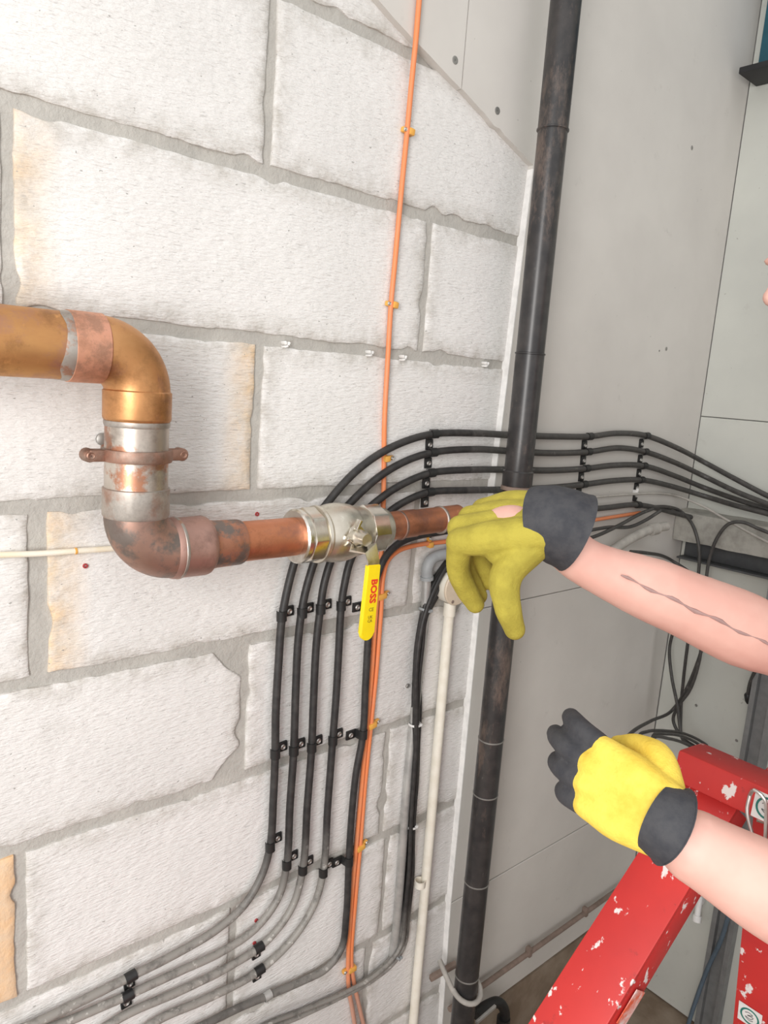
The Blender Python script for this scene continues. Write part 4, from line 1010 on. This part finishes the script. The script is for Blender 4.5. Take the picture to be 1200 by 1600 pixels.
# clothes
b = bmesh.new()
limb(b, [pel + Vector((0, 0, -.05)), pel.lerp(chest, .45) + Vector((.02, -.02, 0)), chest], [.137, .127, .137])
limb(b, [sR + Vector((.0, -.03, -.02)), chest + Vector((0, 0, .02)), sL + Vector((0, .03, -.02))], [.086, .121, .086])
limb(b, [sR + Vector((0, -.04, .02)), neck0.lerp(headc, .14), sL + Vector((0, .04, .02))], [.064, .082, .064]); limb(b, [sR, sR.lerp(eR, .42)], [.074, .066]); limb(b, [sL, sL.lerp(eLp, .42)], [.074, .067])
link('shirt', remesh(b, .011, 6), 'shirt', person)
b = bmesh.new()
limb(b, [pel + Vector((0, 0, -.09)), pel + Vector((0, 0, .03))], [.128, .13])
for h, k, a in feet: limb(b, [h, k, a + Vector((0, 0, .03))], [.100, .076, .062])
link('trousers', remesh(b, .012, 6), 'trousers', person)
for h, k, a in feet:
    b = bmesh.new(); f2 = Vector((fdir.x, fdir.y, 0)).normalized()
    limb(b, [a + Vector((0, 0, .03)), a + Vector((0, 0, -.03))], [.055, .05]); limb(b, [a - f2 * .03 + Vector((0, 0, -.038)), a + f2 * .16 + Vector((0, 0, -.040))], [.042, .038])
    me = remesh(b, .008, 3)
    for v in me.vertices: v.co.z = max(v.co.z, FLOOR)
    link('boot', me, 'boot', person)
# forearm tattoo: a few dark ink lines on the skin of the upper arm in view
# ---- gloves
def glove(wrist, X, Zb, left, sc, flex, mats, thumb=(0, 0, 0), spread=1.0, cuff_back=None, tips=None, cl_=.05):
    X = X.normalized(); Zb = (Zb - X * Zb.dot(X)).normalized(); Y = Zb.cross(X)
    if left: Y = -Y
    def G(x, y, z): return wrist + (X * x + Y * y + Zb * z) * sc
    kn = [(.092, .033, 0), (.098, .011, .003), (.094, -.011, .001), (.086, -.032, -.003)]
    ln = [(.040, .026, .022), (.044, .030, .023), (.041, .028, .022), (.033, .021, .020)]
    bm = bmesh.new(); dk = bmesh.new(); fr = .0125
    for (kx, ky, kz) in kn:
        limb(bm, [G(.004, ky * .62, 0), G(kx * .55, ky * .9, .002), G(kx, ky, kz)], [.020 * sc, .0195 * sc, .0155 * sc], .008)
    limb(bm, [G(.02, .012, -.006), G(.05, .03, -.012)], [.02 * sc, .018 * sc], .008)
    for i, ((kx, ky, kz), lens) in enumerate(zip(kn, ln)):
        ang = 0; p = Vector((kx, ky, kz)); pts = [p.copy()]; fa = math.radians((3 - i * 2.3) * 2.2 * spread)
        for q, l in enumerate(lens):
            ang += math.radians(flex[i][q])
            p = p + Vector((math.cos(ang) * math.cos(fa), math.cos(ang) * math.sin(fa) + .0, -math.sin(ang))) * l; pts.append(p.copy())
        W_ = [G(*q) for q in pts]; rr = [.0145 * sc, .0132 * sc, .0125 * sc, .0108 * sc]
        if tips: limb(bm, [W_[0], W_[0].lerp(W_[1], .4)], rr[:2], .006); limb(dk, [W_[0].lerp(W_[1], .25)] + W_[1:], [rr[1] * 1.08, rr[1] * 1.05, rr[2] * 1.05, rr[3] * 1.08], .006)
        else: limb(bm, W_, rr, .006)
    th = [(.014, .022, -.010), (.042, .052, -.018 + thumb[0]), (.066 + thumb[1], .072 + thumb[2], -.030 + thumb[0] * 2), (.088 + thumb[1] * 2, .080 + thumb[2] * 2, -.045 + thumb[0] * 3)]
    limb(bm, [G(*q) for q in th], [.020 * sc, .0175 * sc, .0145 * sc, .0115 * sc], .006)
    g = link('glove', remesh(bm, .0026, 4), mats[0], person)
    if tips: link('finger_coating', remesh(dk, .0026, 3), mats[1], g)
    c = bmesh.new(); cb = cuff_back.normalized()
    path = smooth_path([wrist + cb * cl_ * sc, wrist + cb * cl_ * .5 * sc, wrist + cb * .0, wrist + X * .014 * sc], .006)
    def cr(t): return (.0435 - .006 * t) * sc + .0008 * math.sin(t * 40)
    sweep(c, path, cr, 30)
    bmesh.ops.scale(c, vec=(1, 1, 1), verts=c.verts)
    link_ = bm_obj('cuff', c, 'glove_dark', g, 50)
    return g, G
dirR = (wR - eR).normalized()
e1, e2, e3 = A_R, -A_D, -A_F
XR = (-.74 * e1 - .04 * e2 - .44 * e3); ZR = (-.44 * e1 + .80 * e2 + .36 * e3)
wrR = AT(860, 815, .985)
gR, GR = glove(wrR, XR, ZR, False, 1.28, [(72, 22, 8), (74, 20, 8), (78, 18, 8), (80, 18, 10)], ('glove_yellow', 'glove_dark'), thumb=(-.014, -.024, -.004), cuff_back=eR - wR, cl_=.03)
b = bmesh.new(); ball(b, GR(.042, .006, .0165), (.028, .018, .0075), Matrix((XR.normalized(), XR.cross(ZR).normalized() * -1, (XR.cross(ZR)).cross(XR).normalized())).transposed())
bm_obj('skin_opening', b, 'skin', gR)
XL = (-.66 * e1 + .30 * e2 - .62 * e3); ZL = (-.55 * e1 + .30 * e2 + .75 * e3)
wrL = AT(1046, 1288, .74)
gL, GL = glove(wrL, XL, ZL, True, .95, [(18, 22, 12), (20, 24, 12), (24, 26, 14), (28, 28, 16)], ('glove_bright', 'glove_dark'), thumb=(-.004, .006, -.020), cuff_back=eLp - wL, tips=True, cl_=.004)
# tattoo on the right forearm, a thin inked band following the skin
b = bmesh.new(); ax = (wR - eR); fwd_ = (CAM - (eR + ax * .5)).normalized(); axn = ax.normalized(); fn = (fwd_ - axn * fwd_.dot(axn)).normalized(); fs = axn.cross(fn)
ink = []
for i in range(25):
    t = .18 + .62 * i / 24; rr = .0535 - .0175 * max(0, (t - .22) / .75)
    ang = .03 * math.sin(i * .9) - .10 + .12 * i / 24
    ink.append(eR + ax * t + (fn * math.cos(ang) + fs * math.sin(ang)) * (rr - .0012))
sweep(b, ink, lambda t: max(.0003, .0010 + .0012 * math.sin(pi * t) + .0010 * math.sin(t * 41)), 8); bm_obj('tattoo', b, 'tattoo', person)
